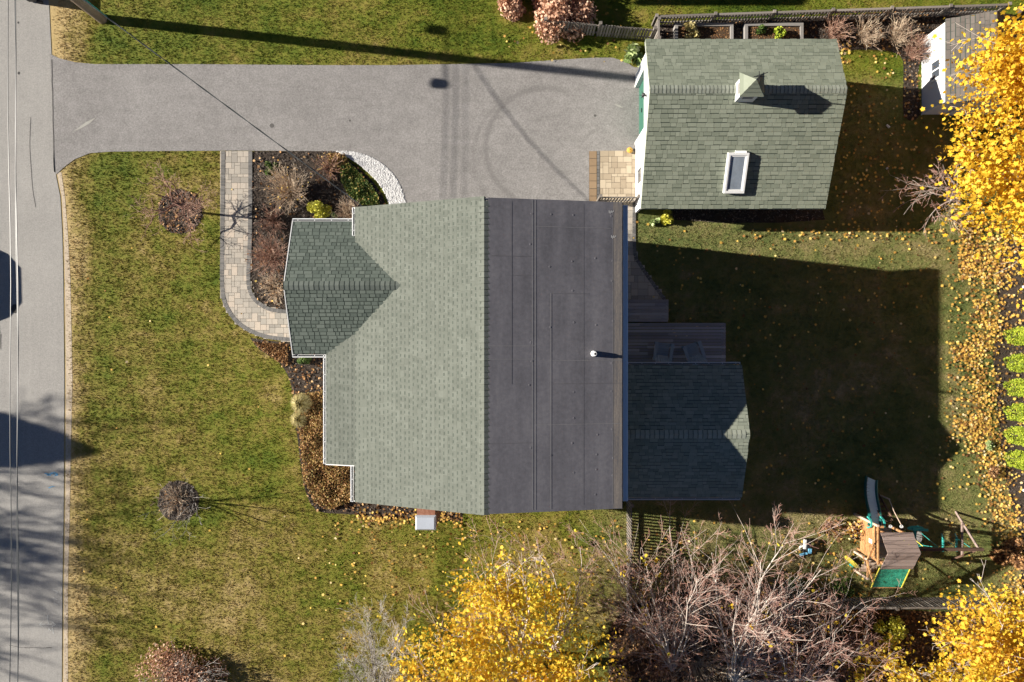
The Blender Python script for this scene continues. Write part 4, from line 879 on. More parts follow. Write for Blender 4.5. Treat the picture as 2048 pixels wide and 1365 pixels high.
def belt(x, label, c):
    t = thing('belt_swing', label, 'swing', (x, -8.45, 2.2)); pts = [(x - .24 + i * .08, -8.15, .55 + .1 * ((i - 3) / 3) ** 2) for i in range(7)]
    m_ = MB()
    for a, b in zip(pts[:-1], pts[1:]): m_.beam(a, b, .14, .02)
    m_.build('seat', M['black'], t)
    for k in (0, 6): m_ = MB(); m_.tube(pts[k], (x + (-.24 if k == 0 else .24), -8.45, 2.22), .014); m_.build('chain', M[c], t)
belt(16.6, 'black belt swing on yellow chains close to the tower roof', 'yellow')
def trapeze(x, label):
    t = thing('trapeze_bar', label, 'swing', (x, -8.45, 2.2), 'teal trapeze bars'); m_ = MB(); m_.beam((x, -8.25, 1.25), (x, -8.85, 1.25), .06, .06); m_.beam((x, -8.25, 1.25), (x - .22, -8.05, 1.5), .04, .04); m_.build('bar', M['teal'], t)
    for y in (-8.3, -8.8): m_ = MB(); m_.tube((x, y, 1.27), (x, -8.45, 2.22), .012); m_.build('chain', M['teal'], t)
trapeze(18.15, 'teal trapeze bar in the middle of the swing beam'); trapeze(18.72, 'teal trapeze bar at the far end of the swing beam by the wooden legs')
# toys on the grass
t = thing('ride_on_toy', 'white and blue plastic ride-on toy on the grass among bare branches', 'toy', (*G(1610, 1092), 0))
c = Vector((*G(1611, 1090), 0)); mb = MB(); mb.beam(c + Vector((0, .3, .28)), c + Vector((.02, -.25, .25)), .22, .16); mb.build('body', M['black'], t, bevel=.03)
mb = MB(); mb.beam(c + Vector((-.14, .32, .3)), c + Vector((-.16, -.1, .28)), .12, .1); mb.beam(c + Vector((-.16, .05, .3)), c + Vector((-.36, 0, .28)), .08, .08); mb.beam(c + Vector((-.36, 0, .28)), c + Vector((-.34, -.14, .2)), .07, .07); mb.build('handle_bar', M['white'], t, bevel=.02)
mb = MB(); mb.beam(c + Vector((.04, -.06, .37)), c + Vector((.04, -.28, .35)), .16, .05); mb.beam(c + Vector((0, -.3, .2)), c + Vector((-.3, -.42, .12)), .1, .06); mb.build('seat', M['ltblue'], t, bevel=.015)
for dx, dy in ((-.12, .22), (.14, .22), (.14, -.22), (-.12, -.22)): mb = MB(); mb.tube(c + Vector((dx - .03, dy, .1)), c + Vector((dx + .03, dy, .1)), .1, .1, 12); mb.build('wheel', M['black'], t)
t = thing('seesaw', 'small yellow plastic seesaw lying on the grass left of the play tower', 'toy', (*G(1698, 1122), 0))
a = Vector((*G(1687, 1111), .14)); b = Vector((*G(1712, 1133), .12)); mb = MB(); d = (b - a); nn = Vector((-d.y, d.x, 0)).normalized()
ws = [.04, .075, .085, .085, .085, .08, .04]; q0 = [a + d * i / 6 for i in range(7)]
for i in range(6): mb.hexa([q0[i] - nn * ws[i], q0[i + 1] - nn * ws[i + 1], q0[i + 1] + nn * ws[i + 1], q0[i] + nn * ws[i]] + [p + Vector((0, 0, .06)) for p in (q0[i] - nn * ws[i], q0[i + 1] - nn * ws[i + 1], q0[i + 1] + nn * ws[i + 1], q0[i] + nn * ws[i])], 0, .5)
mb.build('plank', M['yellow'], t); mb = MB(); c = (a + b) / 2 + d * .2; mb.beam(Vector((c.x, c.y, .07)) - nn * .16, Vector((c.x, c.y, .07)) + nn * .1, .14, .12); mb.build('base', M['teal'], t)
# litter in the shaded yard
for (px, py, sz, lb_) in ((1774, 254, .12, 'white crumpled cup lying on the shaded grass behind the garage'), (1772, 338, .05, 'tiny white ball on the shaded grass left of the bare branches')):
    c = G(px, py); mb = MB(); mb.tube((c[0] - sz / 2, c[1] + sz * .5, .08), (c[0] + sz / 2, c[1] - sz * .5, .09), .04, .05, 10); tag(mb.build('cup' if sz > .1 else 'ball', M['white']), lb_, 'litter' if sz > .1 else 'ball')
pm = G(1273, 300); pk = thing('pumpkin', 'small orange pumpkin by the garage door corner', 'pumpkin', (5.15, 8.35, .045))
mb = MB(); n_ = 12
for i in range(n_):
    for j in range(6):
        def S_(i, j): a = i * 2 * math.pi / n_; b = -math.pi / 2 + j * math.pi / 6; r = .13 * math.cos(b) * (1 + .08 * (i % 2)); return (5.15 + r * math.cos(a), 8.35 + r * math.sin(a), .14 + .09 * math.sin(b))
        mb.face([S_(i, j), S_(i + 1, j), S_(i + 1, j + 1), S_(i, j + 1)], 0, .5)
mb.build('fruit', M['fallen'], pk, smooth=True); mb = MB(); mb.tube((5.15, 8.35, .22), (5.16, 8.36, .27), .015, .01, 6); mb.build('stem', M['bark_dark'], pk)

# ------------------------------------------------------------------ planters
for (px0, px1, lb_) in ((1350, 1467, 'grey timber raised bed with a spiky grey-green plant behind the garage'), (1490, 1607, 'grey timber raised bed with a lime bushy plant behind the garage')):
    z = .38; xa, yt = G(px0, 46, z); xb, _ = G(px1, 46, z); yb = yt - 1.25; t = thing('raised_bed', lb_, 'planter', ((xa + xb) / 2, (yt + yb) / 2, 0), 'raised beds behind the garage')
    mb = MB()
    for a in ((xa, xb, yt - .13, yt), (xa, xb, yb, yb + .13), (xa, xa + .13, yb + .133, yt - .133), (xb - .13, xb, yb + .133, yt - .133)): mb.box(*a, .01, z)
    mb.build('frame', M['greywood'], t); mb = MB(); mb.face([(xa + .13, yb + .13, .3), (xb - .13, yb + .13, .3), (xb - .13, yt - .13, .3), (xa + .13, yt - .13, .3)]); so_ = mb.build('soil', M['litter'], t)
    pp = poly_points([(xa + .15, yb + .15), (xb - .15, yb + .15), (xb - .15, yt - .15), (xa + .15, yt - .15)], 420); o_ = scatter('mulch', np.c_[pp, np.full(len(pp), .315)], .06, CHIP, M['fallen_brown'], t, up=.8); o_['kind'] = 'stuff'

# ------------------------------------------------------------------ pole, wires, bin
POLE = (-18.0, 14.15)
up_ = thing('utility_pole', 'leaning view of a tall weathered wooden utility pole at the top left by the road', 'utility pole', (*POLE, 0))
mb = MB(); mb.tube((*POLE, 0), (*POLE, 11.0), .22, .17, 16); mb.build('pole', M['pole'], up_, smooth=False)
mb = MB(); mb.tube((POLE[0] + .25, POLE[1] + .05, .1), (POLE[0] + .25, POLE[1] + .05, 3), .03, .03, 6); mb.build('conduit', M['teal'], up_)
mb = MB(); mb.beam((POLE[0] - .2, POLE[1] - 1.2, 6.3), (POLE[0] - .2, POLE[1] + 1.1, 6.3), .03, .03); mb.build('crossarm', M['pole'], up_)
mb = MB(); mb.tube((POLE[0] + .1, POLE[1] + 1.15, 5.9), (POLE[0] + .1, POLE[1] + 1.15, 6.15), .22, .22, 14); mb.build('transformer', M['steel'], up_)
mb = MB(); mb.tube((POLE[0] + .1, POLE[1] - 1.2, 6.0), (POLE[0] + .1, POLE[1] - 1.2, 6.2), .24, .2, 12); mb.build('street_lamp', M['steel'], up_)
for i, (xp, zz, r, lb_) in enumerate(((-17.62, 6.0, .014, 'leftmost overhead cable running above the road'), (-17.33, 6.05, .016, 'thick middle overhead cable running above the road'), (-17.24, 6.2, .010, 'thin rightmost overhead cable running above the road'))):
    mb = MB(); pts = []
    for k in range(41):
        y = -26 + k * 2.0; s_ = ((y + 6) / 20) ; pts.append((xp - .10 * s_ * s_ * .5 + .03 * math.sin(y * .6 + i), y, zz + .25 * s_ * s_ * .5))
    mb.path(pts, r, 5); tag(mb.build('overhead_cable', M['wire']), lb_, 'cable', 'overhead cables above the road')
mb = MB(); a = Vector((POLE[0], POLE[1], 6.7)); b = Vector((-5.45, 4.92, 4.9)); p1, p2 = [], []
for k in range(61):
    t = k / 60; c = a.lerp(b, t) - Vector((0, 0, .35 * math.sin(math.pi * t))); f = t * 40; p1.append(c + Vector((math.cos(f) * .022, 0, math.sin(f) * .022))); p2.append(c - Vector((math.cos(f) * .022, 0, math.sin(f) * .022)))
mb.path(p1, .014, 4); mb.path(p2, .012, 4); tag(mb.build('service_cable', M['wire']), 'twisted service cable crossing the driveway from the pole to the house', 'cable')
c = G(71, -4); bn = thing('wheeled_bin', 'black wheeled rubbish bin at the road edge cut by the top frame', 'bin', (c[0], c[1], 0)); X, Y = c; mb = MB()
mb.hexa([(X - .24, Y - .22, .05), (X + .24, Y - .22, .05), (X + .24, Y + .3, .05), (X - .24, Y + .3, .05), (X - .31, Y - .3, .98), (X + .31, Y - .3, .98), (X + .31, Y + .36, .98), (X - .31, Y + .36, .98)]); mb.build('body', M['black'], bn, bevel=.03)
mb = MB(); mb.hexa([(X - .34, Y - .34, .983), (X + .34, Y - .34, .983), (X + .34, Y + .38, .983), (X - .34, Y + .38, .983), (X - .3, Y - .28, 1.07), (X + .3, Y - .28, 1.07), (X + .3, Y + .34, 1.07), (X - .3, Y + .34, 1.07)]); mb.build('lid', M['darkmetal'], bn, bevel=.03)
mb = MB(); mb.tube((X + .4, Y - .25, .95), (X + .4, Y + .3, .95), .02); mb.beam((X + .31, Y - .25, .95), (X + .4, Y - .25, .95), .03, .03); mb.beam((X + .31, Y + .3, .95), (X + .4, Y + .3, .95), .03, .03); mb.build('handle', M['steel'], bn)
for s_ in (-.25, .3): mb = MB(); mb.tube((X + .27, Y + s_ - .04, .12), (X + .27, Y + s_ + .04, .12), .12, .12, 14); mb.build('wheel', M['rubber'], bn)

# parked car off the left edge (its shadow reaches into the picture)
car = thing('parked_car', 'silver estate car parked across the road', 'car', (-26.3, 3.0, 0)); cx, cy = -26.3, 3.05
mb = MB(); W = .92
pr = [(-2.25, .3), (2.25, .3), (2.3, .75), (1.5, .95), (1.15, 1.4), (.6, 1.66), (-.9, 1.68), (-1.6, 1.45), (-2.1, 1.0), (-2.3, .8)]
for s_ in (-1, 1):
    P = [(cx + s_ * (W - max(0, z - .9) * .22), cy + y, z) for y, z in pr]; mb.face(P if s_ < 0 else P[::-1])
n_ = len(pr)
for i in range(n_):
    j = (i + 1) % n_; f = lambda k, s_: (cx + s_ * (W - max(0, pr[k][1] - .9) * .22), cy + pr[k][0], pr[k][1]); mb.face([f(i, -1), f(i, 1), f(j, 1), f(j, -1)])
mb.build('body', M['carpaint'], car)
for y in (-1.4, 1.4):
    for s_ in (-1, 1): mb = MB(); mb.tube((cx + s_ * .72, cy + y, .33), (cx + s_ * .95, cy + y, .33), .33, .33, 18); wo = mb.build('wheel', M['rubber'], car); mb = MB(); mb.tube((cx + s_ * .93, cy + y, .33), (cx + s_ * .965, cy + y, .33), .2, .18, 14); mb.build('rim', M['steel'], wo)
for s_ in (-1, 1): mb = MB(); P = [(cx + s_ * (W - .01), cy - 1.3, 1.0), (cx + s_ * (W - .01), cy + 1.1, 1.0), (cx + s_ * (W - .11), cy + .6, 1.5), (cx + s_ * (W - .11), cy - .95, 1.5)]; mb.face(P if s_ < 0 else P[::-1]); mb.build('side_window', M['glass'], car)
# ------------------------------------------------------------------ plants
def leafy(name, label, cat, px, py, r, h, n, size, m, stem='bark_dark', group=None, up=.35, tmpl=LEAF_S, base=0, lump=6, seed=0, fname='foliage', shell=.35, ns=9, xy=None):
    """bushy plant: stems plus leaf faces in clumps through the volume"""
    q = np.random.RandomState(seed + 17); rnd = random.Random(seed); c = xy or G(px, py, h * .5)
    t = thing(name, label, cat, (c[0], c[1], base), group)
    lc = q.normal(size=(lump, 3)); lc /= np.linalg.norm(lc, axis=1)[:, None]; lc *= q.uniform(.35, .85, lump)[:, None]; lc[:, 2] = np.abs(lc[:, 2])
    k = q.randint(0, lump, n); o = q.normal(size=(n, 3)); o /= np.linalg.norm(o, axis=1)[:, None]; o *= (q.rand(n) ** shell)[:, None] * .42
    P = (lc[k] + o); P[:, 2] = np.abs(P[:, 2]); P = P * np.array([r, r, h]) / 1.1 + np.array([c[0], c[1], base + .03])
    scatter(fname, P, size, tmpl, m, t, up=up, r=q)
    segs = []
    for i in range(ns):
        a = rnd.uniform(0, 6.28); rr = r * rnd.uniform(.3, .85); e = (c[0] + math.cos(a) * rr, c[1] + math.sin(a) * rr, base + h * rnd.uniform(.5, .9)); md = (c[0] + math.cos(a) * rr * .4, c[1] + math.sin(a) * rr * .4, base + h * .4)
        segs += [((c[0], c[1], base), md, .018, .012, .3), (md, e, .012, .005, .6)]
    seg_mesh('stem', segs, M[stem], t, 4)
    return t
def twiggy(name, label, cat, px, py, r, h, n, m, group=None, seed=0, kids=3, thick=.012, base=0, lean=(0, 0), xy=None, rmin=.0055, leaves=None, curl=.12):
    rnd = random.Random(seed); c = xy or G(px, py, h * .5); c = (c[0] - 0 * r, c[1])
    t = thing(name, label, cat, (c[0], c[1], base), group); segs = []; tips = []
    for i in range(n):
        a = rnd.uniform(0, 6.28); s = rnd.random() ** .6; d = Vector((math.cos(a) * s * r + lean[0], math.sin(a) * s * r + lean[1], h * rnd.uniform(.6, 1.0))); L = d.length * rnd.uniform(.8, 1.1)
        p = Vector((c[0] + math.cos(a) * .08 * rnd.random(), c[1] + math.sin(a) * .08, base)); q = p.copy(); r_ = thick * rnd.uniform(.7, 1.3); dd = d.normalized(); tn = rnd.random()
        for k in range(3):
            dd = (dd + Vector((rnd.gauss(0, curl), rnd.gauss(0, curl), rnd.gauss(0, curl)))).normalized(); e = q + dd * L / 3; segs.append((tuple(q), tuple(e), r_, max(rmin, r_ * .7), tn)); r_ = max(rmin, r_ * .7)
            for _ in range(kids if k else 1):
                e2 = e + (dd + Vector((rnd.gauss(0, .5), rnd.gauss(0, .5), rnd.gauss(0, .35)))).normalized() * L * rnd.uniform(.12, .3); segs.append((tuple(e), tuple(e2), r_ * .7, rmin * .8, min(1, tn + .2))); tips.append(tuple(e2))
            q = e
    seg_mesh('twigs', segs, M[m], t, 4)
    if leaves:
        cnt, size, lm = leaves; T = np.array(tips); q = np.random.RandomState(seed); P = T[q.randint(0, len(T), cnt)] + q.normal(0, .04, (cnt, 3)); P[:, 2] = np.maximum(P[:, 2], base + .03); scatter('leaves', P, size, LEAF_S, M[lm], t, up=.3, r=q)
    return t
# front bed
twiggy('bare_shrub', 'largest bare tan shrub in the front bed near the driveway', 'shrub', 575, 378, .95, 1.15, 150, 'twig_tan', seed=1, leaves=(60, .07, 'fallen'))
twiggy('bare_shrub', 'small russet bare shrub between the walkway and the yellow-green bush', 'shrub', 545, 440, .6, .6, 80, 'twig_red', seed=2)
twiggy('bare_shrub', 'wide russet bare shrub against the porch roof edge', 'shrub', 541, 512, .85, .8, 170, 'twig_red', seed=3, leaves=(60, .05, 'fallen_brown'))
twiggy('bare_shrub', 'low tan bare shrub at the inner bend of the walkway', 'shrub', 548, 578, .6, .45, 110, 'twig_tan', seed=4, leaves=(140, .06, 'fallen_brown'))
twiggy('bare_shrub', 'tan bare shrub hard against the house corner gutter', 'shrub', 700, 425, .5, .9, 100, 'twig_tan', seed=5)
twiggy('bare_shrub', 'sparse bare shrub between the big tan shrub and the green ground plants', 'shrub', 655, 338, .6, .5, 60, 'twig_red', seed=6, leaves=(110, .06, 'perennial'))
leafy('yellow_bush', 'bright yellow-green leafy bush beside the porch gutter', 'bush', 633, 427, .64, .85, 2200, .075, M['yelleaf'], seed=1)
leafy('dwarf_conifer', 'small dark green dwarf conifer near the driveway edge of the front bed', 'shrub', 540, 335, .34, .5, 1500, .05, M['green'], seed=2)
leafy('dwarf_conifer', 'small green dwarf conifer under the lower porch gutter', 'shrub', 608, 718, .34, .4, 1300, .05, M['green'], seed=3)
leafy('leafy_plant', 'pale blue-green leafy plant right of the yellow-green bush', 'plant', 668, 430, .22, .4, 220, .08, M['broad'], seed=4, ns=5)
def mat_of_plants(name, label, cat, poly_px, n, size, m, h=.3, seed=0, mats=None):
    q = np.random.RandomState(seed); poly = GP(poly_px); P2 = poly_points(poly, n, q); hh = (np.sin(P2[:, 0] * 5 + seed) * np.cos(P2[:, 1] * 4.3) * .35 + .65) * h * (q.rand(n) ** .5)
    o = scatter(name, np.c_[P2, hh + .03], size, LEAF_S, mats or M[m], None, up=.35, r=q); tag(o, label, cat, kind='stuff'); return o
mat_of_plants('ground_cover', 'dense dark green ground cover beside the white stones', 'ground cover', [(684, 322), (700, 328), (722, 348), (744, 372), (758, 395), (760, 412), (725, 412), (700, 395), (684, 365)], 4200, .075, 'cover', .24, 1)
mat_of_plants('ground_cover', 'reddish brown faded ground cover in the middle of the side bed', 'ground cover', [(600, 860), (650, 850), (650, 930), (705, 930), (705, 1000), (660, 1020), (630, 1005), (610, 960)], 5200, .07, 'perennial', .28, 2)
mat_of_plants('ground_cover', 'yellowing ground cover beside the house front gutter', 'ground cover', [(590, 790), (650, 780), (650, 860), (598, 860)], 2300, .07, 'perennial', .3, 3)
mat_of_plants('ground_cover', 'dull brown dead stalks at the foot of the paved walkway bend', 'ground cover', [(508, 684), (575, 690), (578, 730), (560, 725), (525, 700)], 1200, .06, 'fallen_brown', .15, 4)
mat_of_plants('ground_cover', 'low red-tinged plants by the big tan shrub near the driveway', 'ground cover', [(655, 308), (690, 310), (700, 330), (690, 350), (660, 335)], 700, .07, 'perennial', .2, 5)
def grass_clump(label, px, py, r, h, n, m, seed, base=0, xy=None):
    q = np.random.RandomState(seed); c = xy or G(px, py); t = thing('ornamental_grass', label, 'grass clump', (c[0], c[1], base)); a = q.uniform(0, 6.28, n); s = q.rand(n) ** .6; w_ = .008
    p0 = np.c_[c[0] + np.cos(a) * .06, c[1] + np.sin(a) * .06, np.full(n, base)]; mid = np.c_[c[0] + np.cos(a) * s * r * .45, c[1] + np.sin(a) * s * r * .45, base + h * q.uniform(.6, 1, n)]; e = np.c_[c[0] + np.cos(a) * s * r, c[1] + np.sin(a) * s * r, base + h * q.uniform(.25, .8, n)]
    sd = np.c_[-np.sin(a), np.cos(a), np.zeros(n)] * w_
    V = np.stack([p0 - sd, p0 + sd, mid + sd, mid - sd, mid - sd, mid + sd, e + sd * .3, e - sd * .3], 1).reshape(-1, 3); F = np.arange(n * 8).reshape(-1, 4); np_obj('blades', V, F, np.repeat(q.rand(n), 2), M[m], t)
grass_clump('tan ornamental grass clump in the side bed beside the lawn', 606, 806, .5, .5, 1100, 'straw', 1)
grass_clump('greenish low grass clump just below the tan ornamental grass', 600, 838, .4, .35, 700, 'straw', 2)
# Young trees in the lawn rings
def young_tree(label, px, py, seed, h, r, m, stems, crook, bare=.8):
    c = G(px, py); rnd = random.Random(seed); t = thing('young_tree', label, 'tree', (c[0], c[1], 0)); segs, tips = [], []
    if stems == 1:
        seg_mesh('trunk', [((c[0], c[1], 0), (c[0] + .02, c[1], bare), .055, .045, .1), ((c[0] + .02, c[1], bare), (c[0] - .03, c[1] + .02, h * .8), .045, .02, .2)], M['bark_dark'], t, 8)
        for k in range(15):
            a = k * 2.4; z = bare + (h * .8 - bare) * (k % 7) / 7; limb(segs, tips, (c[0], c[1], z), (math.cos(a), math.sin(a), .35), r * rnd.uniform(.75, 1.15), .034, 0, 2, rnd, .02, 6, (30, 70), (1, 3), .5, crook, .005)
    else:
        seg_mesh('trunk', [((c[0] + .03 * math.cos(k), c[1] + .03 * math.sin(k), 0), (c[0] + .10 * math.cos(k), c[1] + .10 * math.sin(k), .3), .024, .02, .2) for k in range(stems)], M['bark_dark'], t, 6)
        for k in range(stems): limb(segs, tips, (c[0] + .1 * math.cos(k), c[1] + .1 * math.sin(k), .3), (math.cos(k) * .55, math.sin(k) * .55, 1), h, .022, 0, 2, rnd, .03, 5, (15, 40), (1, 2), .45, crook, .004)
    seg_mesh('crown', segs, M[m], t, 4); return t
young_tree('crooked reddish young tree in the upper mulch ring by the walkway', 393, 425, 3, 2.9, 1.45, 'twig_red', 1, .28, .7)
young_tree('small multi-stemmed bare young tree in the lower mulch ring', 392, 1003, 4, 1.8, .9, 'twig_grey', 6, .10)
twiggy('weeping_shrub', 'grey weeping shrub filling the lower mulch ring on the lawn', 'shrub', 352, 1004, .85, .45, 60, 'twig_tan', seed=31, curl=.3, leaves=(60, .06, 'fallen_brown'))
# shrubs by the garage and fence
leafy('broad_leaved_plant', 'pale broad-leaved plant at the driveway end beside the garage wall', 'plant', 1262, 108, .6, .5, 130, .34, M['broad'], seed=7, tmpl=OVAL, up=.45, lump=9, ns=5)
for i, (px, py, r_, lb_) in enumerate(((1672, 62, .55, 'bare russet shrub against the fence nearest the garage corner'), (1733, 68, .6, 'bare tan shrub in the middle of the fence row right of the garage'), (1800, 70, .6, 'bare tan shrub right of the middle one along the top fence'), (1829, 100, .5, 'small russet shrub close to the white shed wall'))):
    twiggy('bare_shrub', lb_, 'shrub', px, py, r_, .9, 90, ['twig_red', 'twig_tan', 'twig_tan', 'twig_red'][i], 'bare shrubs along the top fence', seed=20 + i)
leafy('raised_bed_plant', 'spiky grey-green plant growing in the left raised bed', 'plant', 0, 0, .42, .5, 300, .22, M['straw'], tmpl=OVAL, base=.3, seed=8, xy=(G(1385, 62, .5)), up=.1)
leafy('raised_bed_plant', 'bright lime bushy plant growing in the right raised bed', 'plant', 0, 0, .34, .45, 900, .07, M['lime'], base=.3, seed=9, xy=(G(1557, 61, .5)))
leafy('raised_bed_plant', 'dull green low plant left of the lime one in the right raised bed', 'plant', 0, 0, .3, .3, 500, .07, M['green'], base=.3, seed=10, xy=(G(1525, 58, .5)))
leafy('small_bush', 'small yellowish bush in the gap below the picket fence and garage corner', 'bush', 1333, 436, .42, .45, 900, .08, M['yelleaf'], seed=11)
leafy('hosta_clump', 'faded hosta-like clump at the left end of the strip below the garage', 'plant', 1312, 446, .22, .3, 160, .12, M['broad'], seed=12, ns=4)
leafy('coppery_shrub', 'large coppery-leaved shrub leaning over the left end of the top fence', 'shrub', 0, 0, 1.7, 1.5, 7000, .11, M['copper'], seed=13, xy=(2.3, 14.35), lump=14, ns=16)
leafy('coppery_shrub', 'smaller coppery-leaved shrub cut by the top edge left of the fence', 'shrub', 0, 0, 1.25, 1.3, 3600, .11, M['copper'], seed=14, xy=(.2, 14.9), lump=8)
# arborvitaes on the right
for i, py in enumerate((673, 726, 775, 824, 870, 917)):
    c = G(2022, py); q = np.random.RandomState(50 + i); H = 2.1 + .5 * q.rand(); t = thing('arborvitae', ['topmost', 'second from the top', 'third from the top', 'fourth from the top', 'fifth from the top', 'bottom'][i] + ' lime green columnar evergreen in the row at the right edge', 'evergreen', (c[0], c[1], 0), 'row of lime columnar evergreens')
    n = 5200; z = q.rand(n) ** .9; a = q.uniform(0, 6.28, n); rr = (.37 + .04 * np.sin(a * 5 + z * 9) + .04 * np.sin(a * 3 - z * 14)) * (1 - z ** 2.2) ** .6 * q.uniform(.75, 1.02, n)
    scatter('foliage', np.c_[c[0] + np.cos(a) * rr, c[1] + np.sin(a) * rr, .05 + z * H], .07, OVAL, M['lime'], t, up=.1, r=q); seg_mesh('trunk', [((c[0], c[1], 0), (c[0], c[1], H * .8), .05, .02, .4)], M['bark_dark'], t, 6)
leafy('small_conifer', 'tiny blue-green conifer in the leaf-strewn bed by the evergreen row', 'shrub', 1980, 895, .28, .35, 700, .05, M['broad'], seed=15)
leafy('round_shrub', 'russet round shrub in the leaf band below the evergreen row', 'shrub', 1990, 945, .3, .4, 800, .06, M['fallen_brown'], seed=16)
leafy('round_shrub', 'dark brown shrub at the right edge beside the swing legs shadow', 'shrub', 2030, 1110, .8, 1.0, 2600, .09, M['fallen_brown'], seed=17, lump=9)

# ---- maples
def maple(label, base, cen, rad, n, m, seed, size=.17, nclump=60, trunk_r=.2, leafs=True, limbs=11, up=.35, sparse=1.0, tone_shift=0):
    rnd = random.Random(seed); q = np.random.RandomState(seed); t = thing('maple_tree', label, 'tree', (base[0], base[1], 0)); segs, tips = [], []; b = Vector((base[0], base[1], 0)); C_ = Vector(cen)
    fork = b.lerp(Vector((cen[0], cen[1], cen[2] - rad[2])), .8); fork.z = max(1.2, cen[2] - rad[2] * 1.1)
    seg_mesh('trunk', [(tuple(b), tuple(b.lerp(fork, .5) + Vector((.05, .04, 0))), trunk_r * 1.2, trunk_r, .2), (tuple(b.lerp(fork, .5) + Vector((.05, .04, 0))), tuple(fork), trunk_r, trunk_r * .8, .2)], M['bark_dark'], t, 10)
    for k in range(limbs):
        a = k * 2.4 + rnd.uniform(-.3, .3); e = rnd.uniform(-.1, .95); tgt = C_ + Vector((math.cos(a) * rad[0] * math.sqrt(1 - e * e * .9) * .9, math.sin(a) * rad[1] * math.sqrt(1 - e * e * .9) * .9, e * rad[2] * .9)); d = tgt - fork
        limb(segs, tips, fork, d, d.length * 1.02, trunk_r * .42, 0, 3, rnd, .0, 6, (25, 50), (1, 2), .45, .10, .006)
    seg_mesh('branches', [s[:4] + (rnd.random() * .4,) for s in segs], M['bark'], t, 4)
    # leaf clumps round the branch tips
    T = np.array(tips); rel = (T - np.array(cen)) / np.array(rad); k = (rel ** 2).sum(1) < 1.25; T = T[k] if k.sum() > 20 else T
    sel = T[q.randint(0, len(T), nclump)]; ex = q.normal(size=(nclump // 2, 3)); ex /= np.linalg.norm(ex, axis=1)[:, None]; ex = np.array(cen) + ex * np.array(rad) * q.uniform(.55, 1.0, (len(ex), 1)); cc = np.vstack([sel, ex]); wt = q.uniform(.35, 1, len(cc)); wt /= wt.sum()
    ki = q.choice(len(cc), n, p=wt); sc = q.uniform(.28, .62, len(cc)) * np.mean(rad) / 4.2; P = cc[ki] + q.normal(size=(n, 3)) * sc[ki][:, None] * np.array([1, 1, .7])
    tn = np.clip(q.normal(.5, .2, n) + (q.rand(len(cc))[ki] - .5) * .5 + tone_shift, 0, 1)
    P = P[P[:, 2] > .6]; tn = tn[:len(P)]
    scatter('crown', P, size, LEAF, M[m], t, up=up * .55, sj=.55, tone=tn, r=q); return t
maple('huge golden maple covering the right edge and part of the shed', (21.2, 7.0), (20.9, 6.9, 6.0), (4.7, 5.6, 2.9), 58000, 'maple', 5, .135, 460, .24, limbs=14)
maple('golden maple at the top right corner behind the shed', (22.4, 14.5), (21.9, 13.6, 5.2), (2.4, 2.6, 2.2), 15000, 'maple', 15, .135, 150, .18)
maple('yellow-green maple cut by the bottom edge below the chimney', (.4, -14.4), (.1, -13.3, 4.6), (4.1, 4.3, 2.4), 21000, 'maple_y', 6, .122, 260, .2, limbs=16)
maple('yellow maple filling the lower right corner', (20.3, -12.9), (20.2, -12.6, 4.0), (3.5, 3.3, 2.3), 20000, 'maple_y', 7, .122, 170, .17, tone_shift=-.12)
maple('small yellow tree between the bare branches and the lower right maple', (17.3, -14.3), (16.6, -14.0, 1.6), (2.6, 1.6, 1.2), 2800, 'maple_y', 8, .12, 90, .07, limbs=9)
twiggy('leafy_sapling', 'orange-leaved sapling at the left foot of the play tower', 'shrub', 1706, 1060, .35, .7, 24, 'twig_tan', seed=41, leaves=(210, .09, 'fallen'))
twiggy('leafy_sapling', 'sparse dark sapling in the shade above the yellow seesaw', 'shrub', 1662, 1052, .55, .8, 26, 'twig_red', seed=42, leaves=(190, .09, 'fallen_brown'))
# ---- large bare trees at the bottom
def bare_tree(label, base, targets, seed, r0=.11, kids=(2, 4), maxd=3, m='bark', crook=.085, shrink=.42, group=None, rmin=.0042, leaves=0, tip_leaf='maple_y'):
    rnd = random.Random(seed); t = thing('bare_tree', label, 'tree', (base[0], base[1], 0), group); segs, tips = [], []; b = Vector((*base, 0)); f = Vector((base[0], base[1], .7))
    seg_mesh('trunk', [(tuple(b), tuple(f), r0 * 1.6, r0 * 1.3, .1)], M[m], t, 9)
    for (px, py, z) in targets:
        tg = Vector((*G(px, py, z * .88), z * .88)); d = tg - f; L = d.length; d2 = d.normalized(); d2.z += .10; limb(segs, tips, f, d2, L * .93, r0 * rnd.uniform(.55, .9), 0, maxd, rnd, -.02, 9, (22, 50), kids, shrink, crook, rmin)
    seg_mesh('branches', segs, M[m], t, 4)
    if leaves:
        q = np.random.RandomState(seed); T = np.array(tips); P = T[q.randint(0, len(T), leaves // 4)]; P = np.repeat(P, 4, 0) + q.normal(0, .09, (len(P) * 4, 3)); scatter('last_leaves', P, .13, LEAF_S, M[tip_leaf], t, up=.3, r=q)
    return t
bare_tree('largest bare tree with pale limbs spreading up towards the playset', (9.5, -14.6), [(1620, 1100, 3.8), (1510, 1040, 3.8), (1640, 1180, 3.6), (1560, 1150, 4.0), (1440, 1080, 3.8), (1480, 1150, 4.2), (1720, 1280, 3.2), (1590, 1230, 3.8), (1400, 1130, 3.8), (1560, 1090, 3.6), (1670, 1130, 3.4), (1500, 1230, 4.4), (1420, 1200, 4), (1640, 1250, 3.6)], 101, .085, kids=(1, 3), shrink=.36, leaves=60)
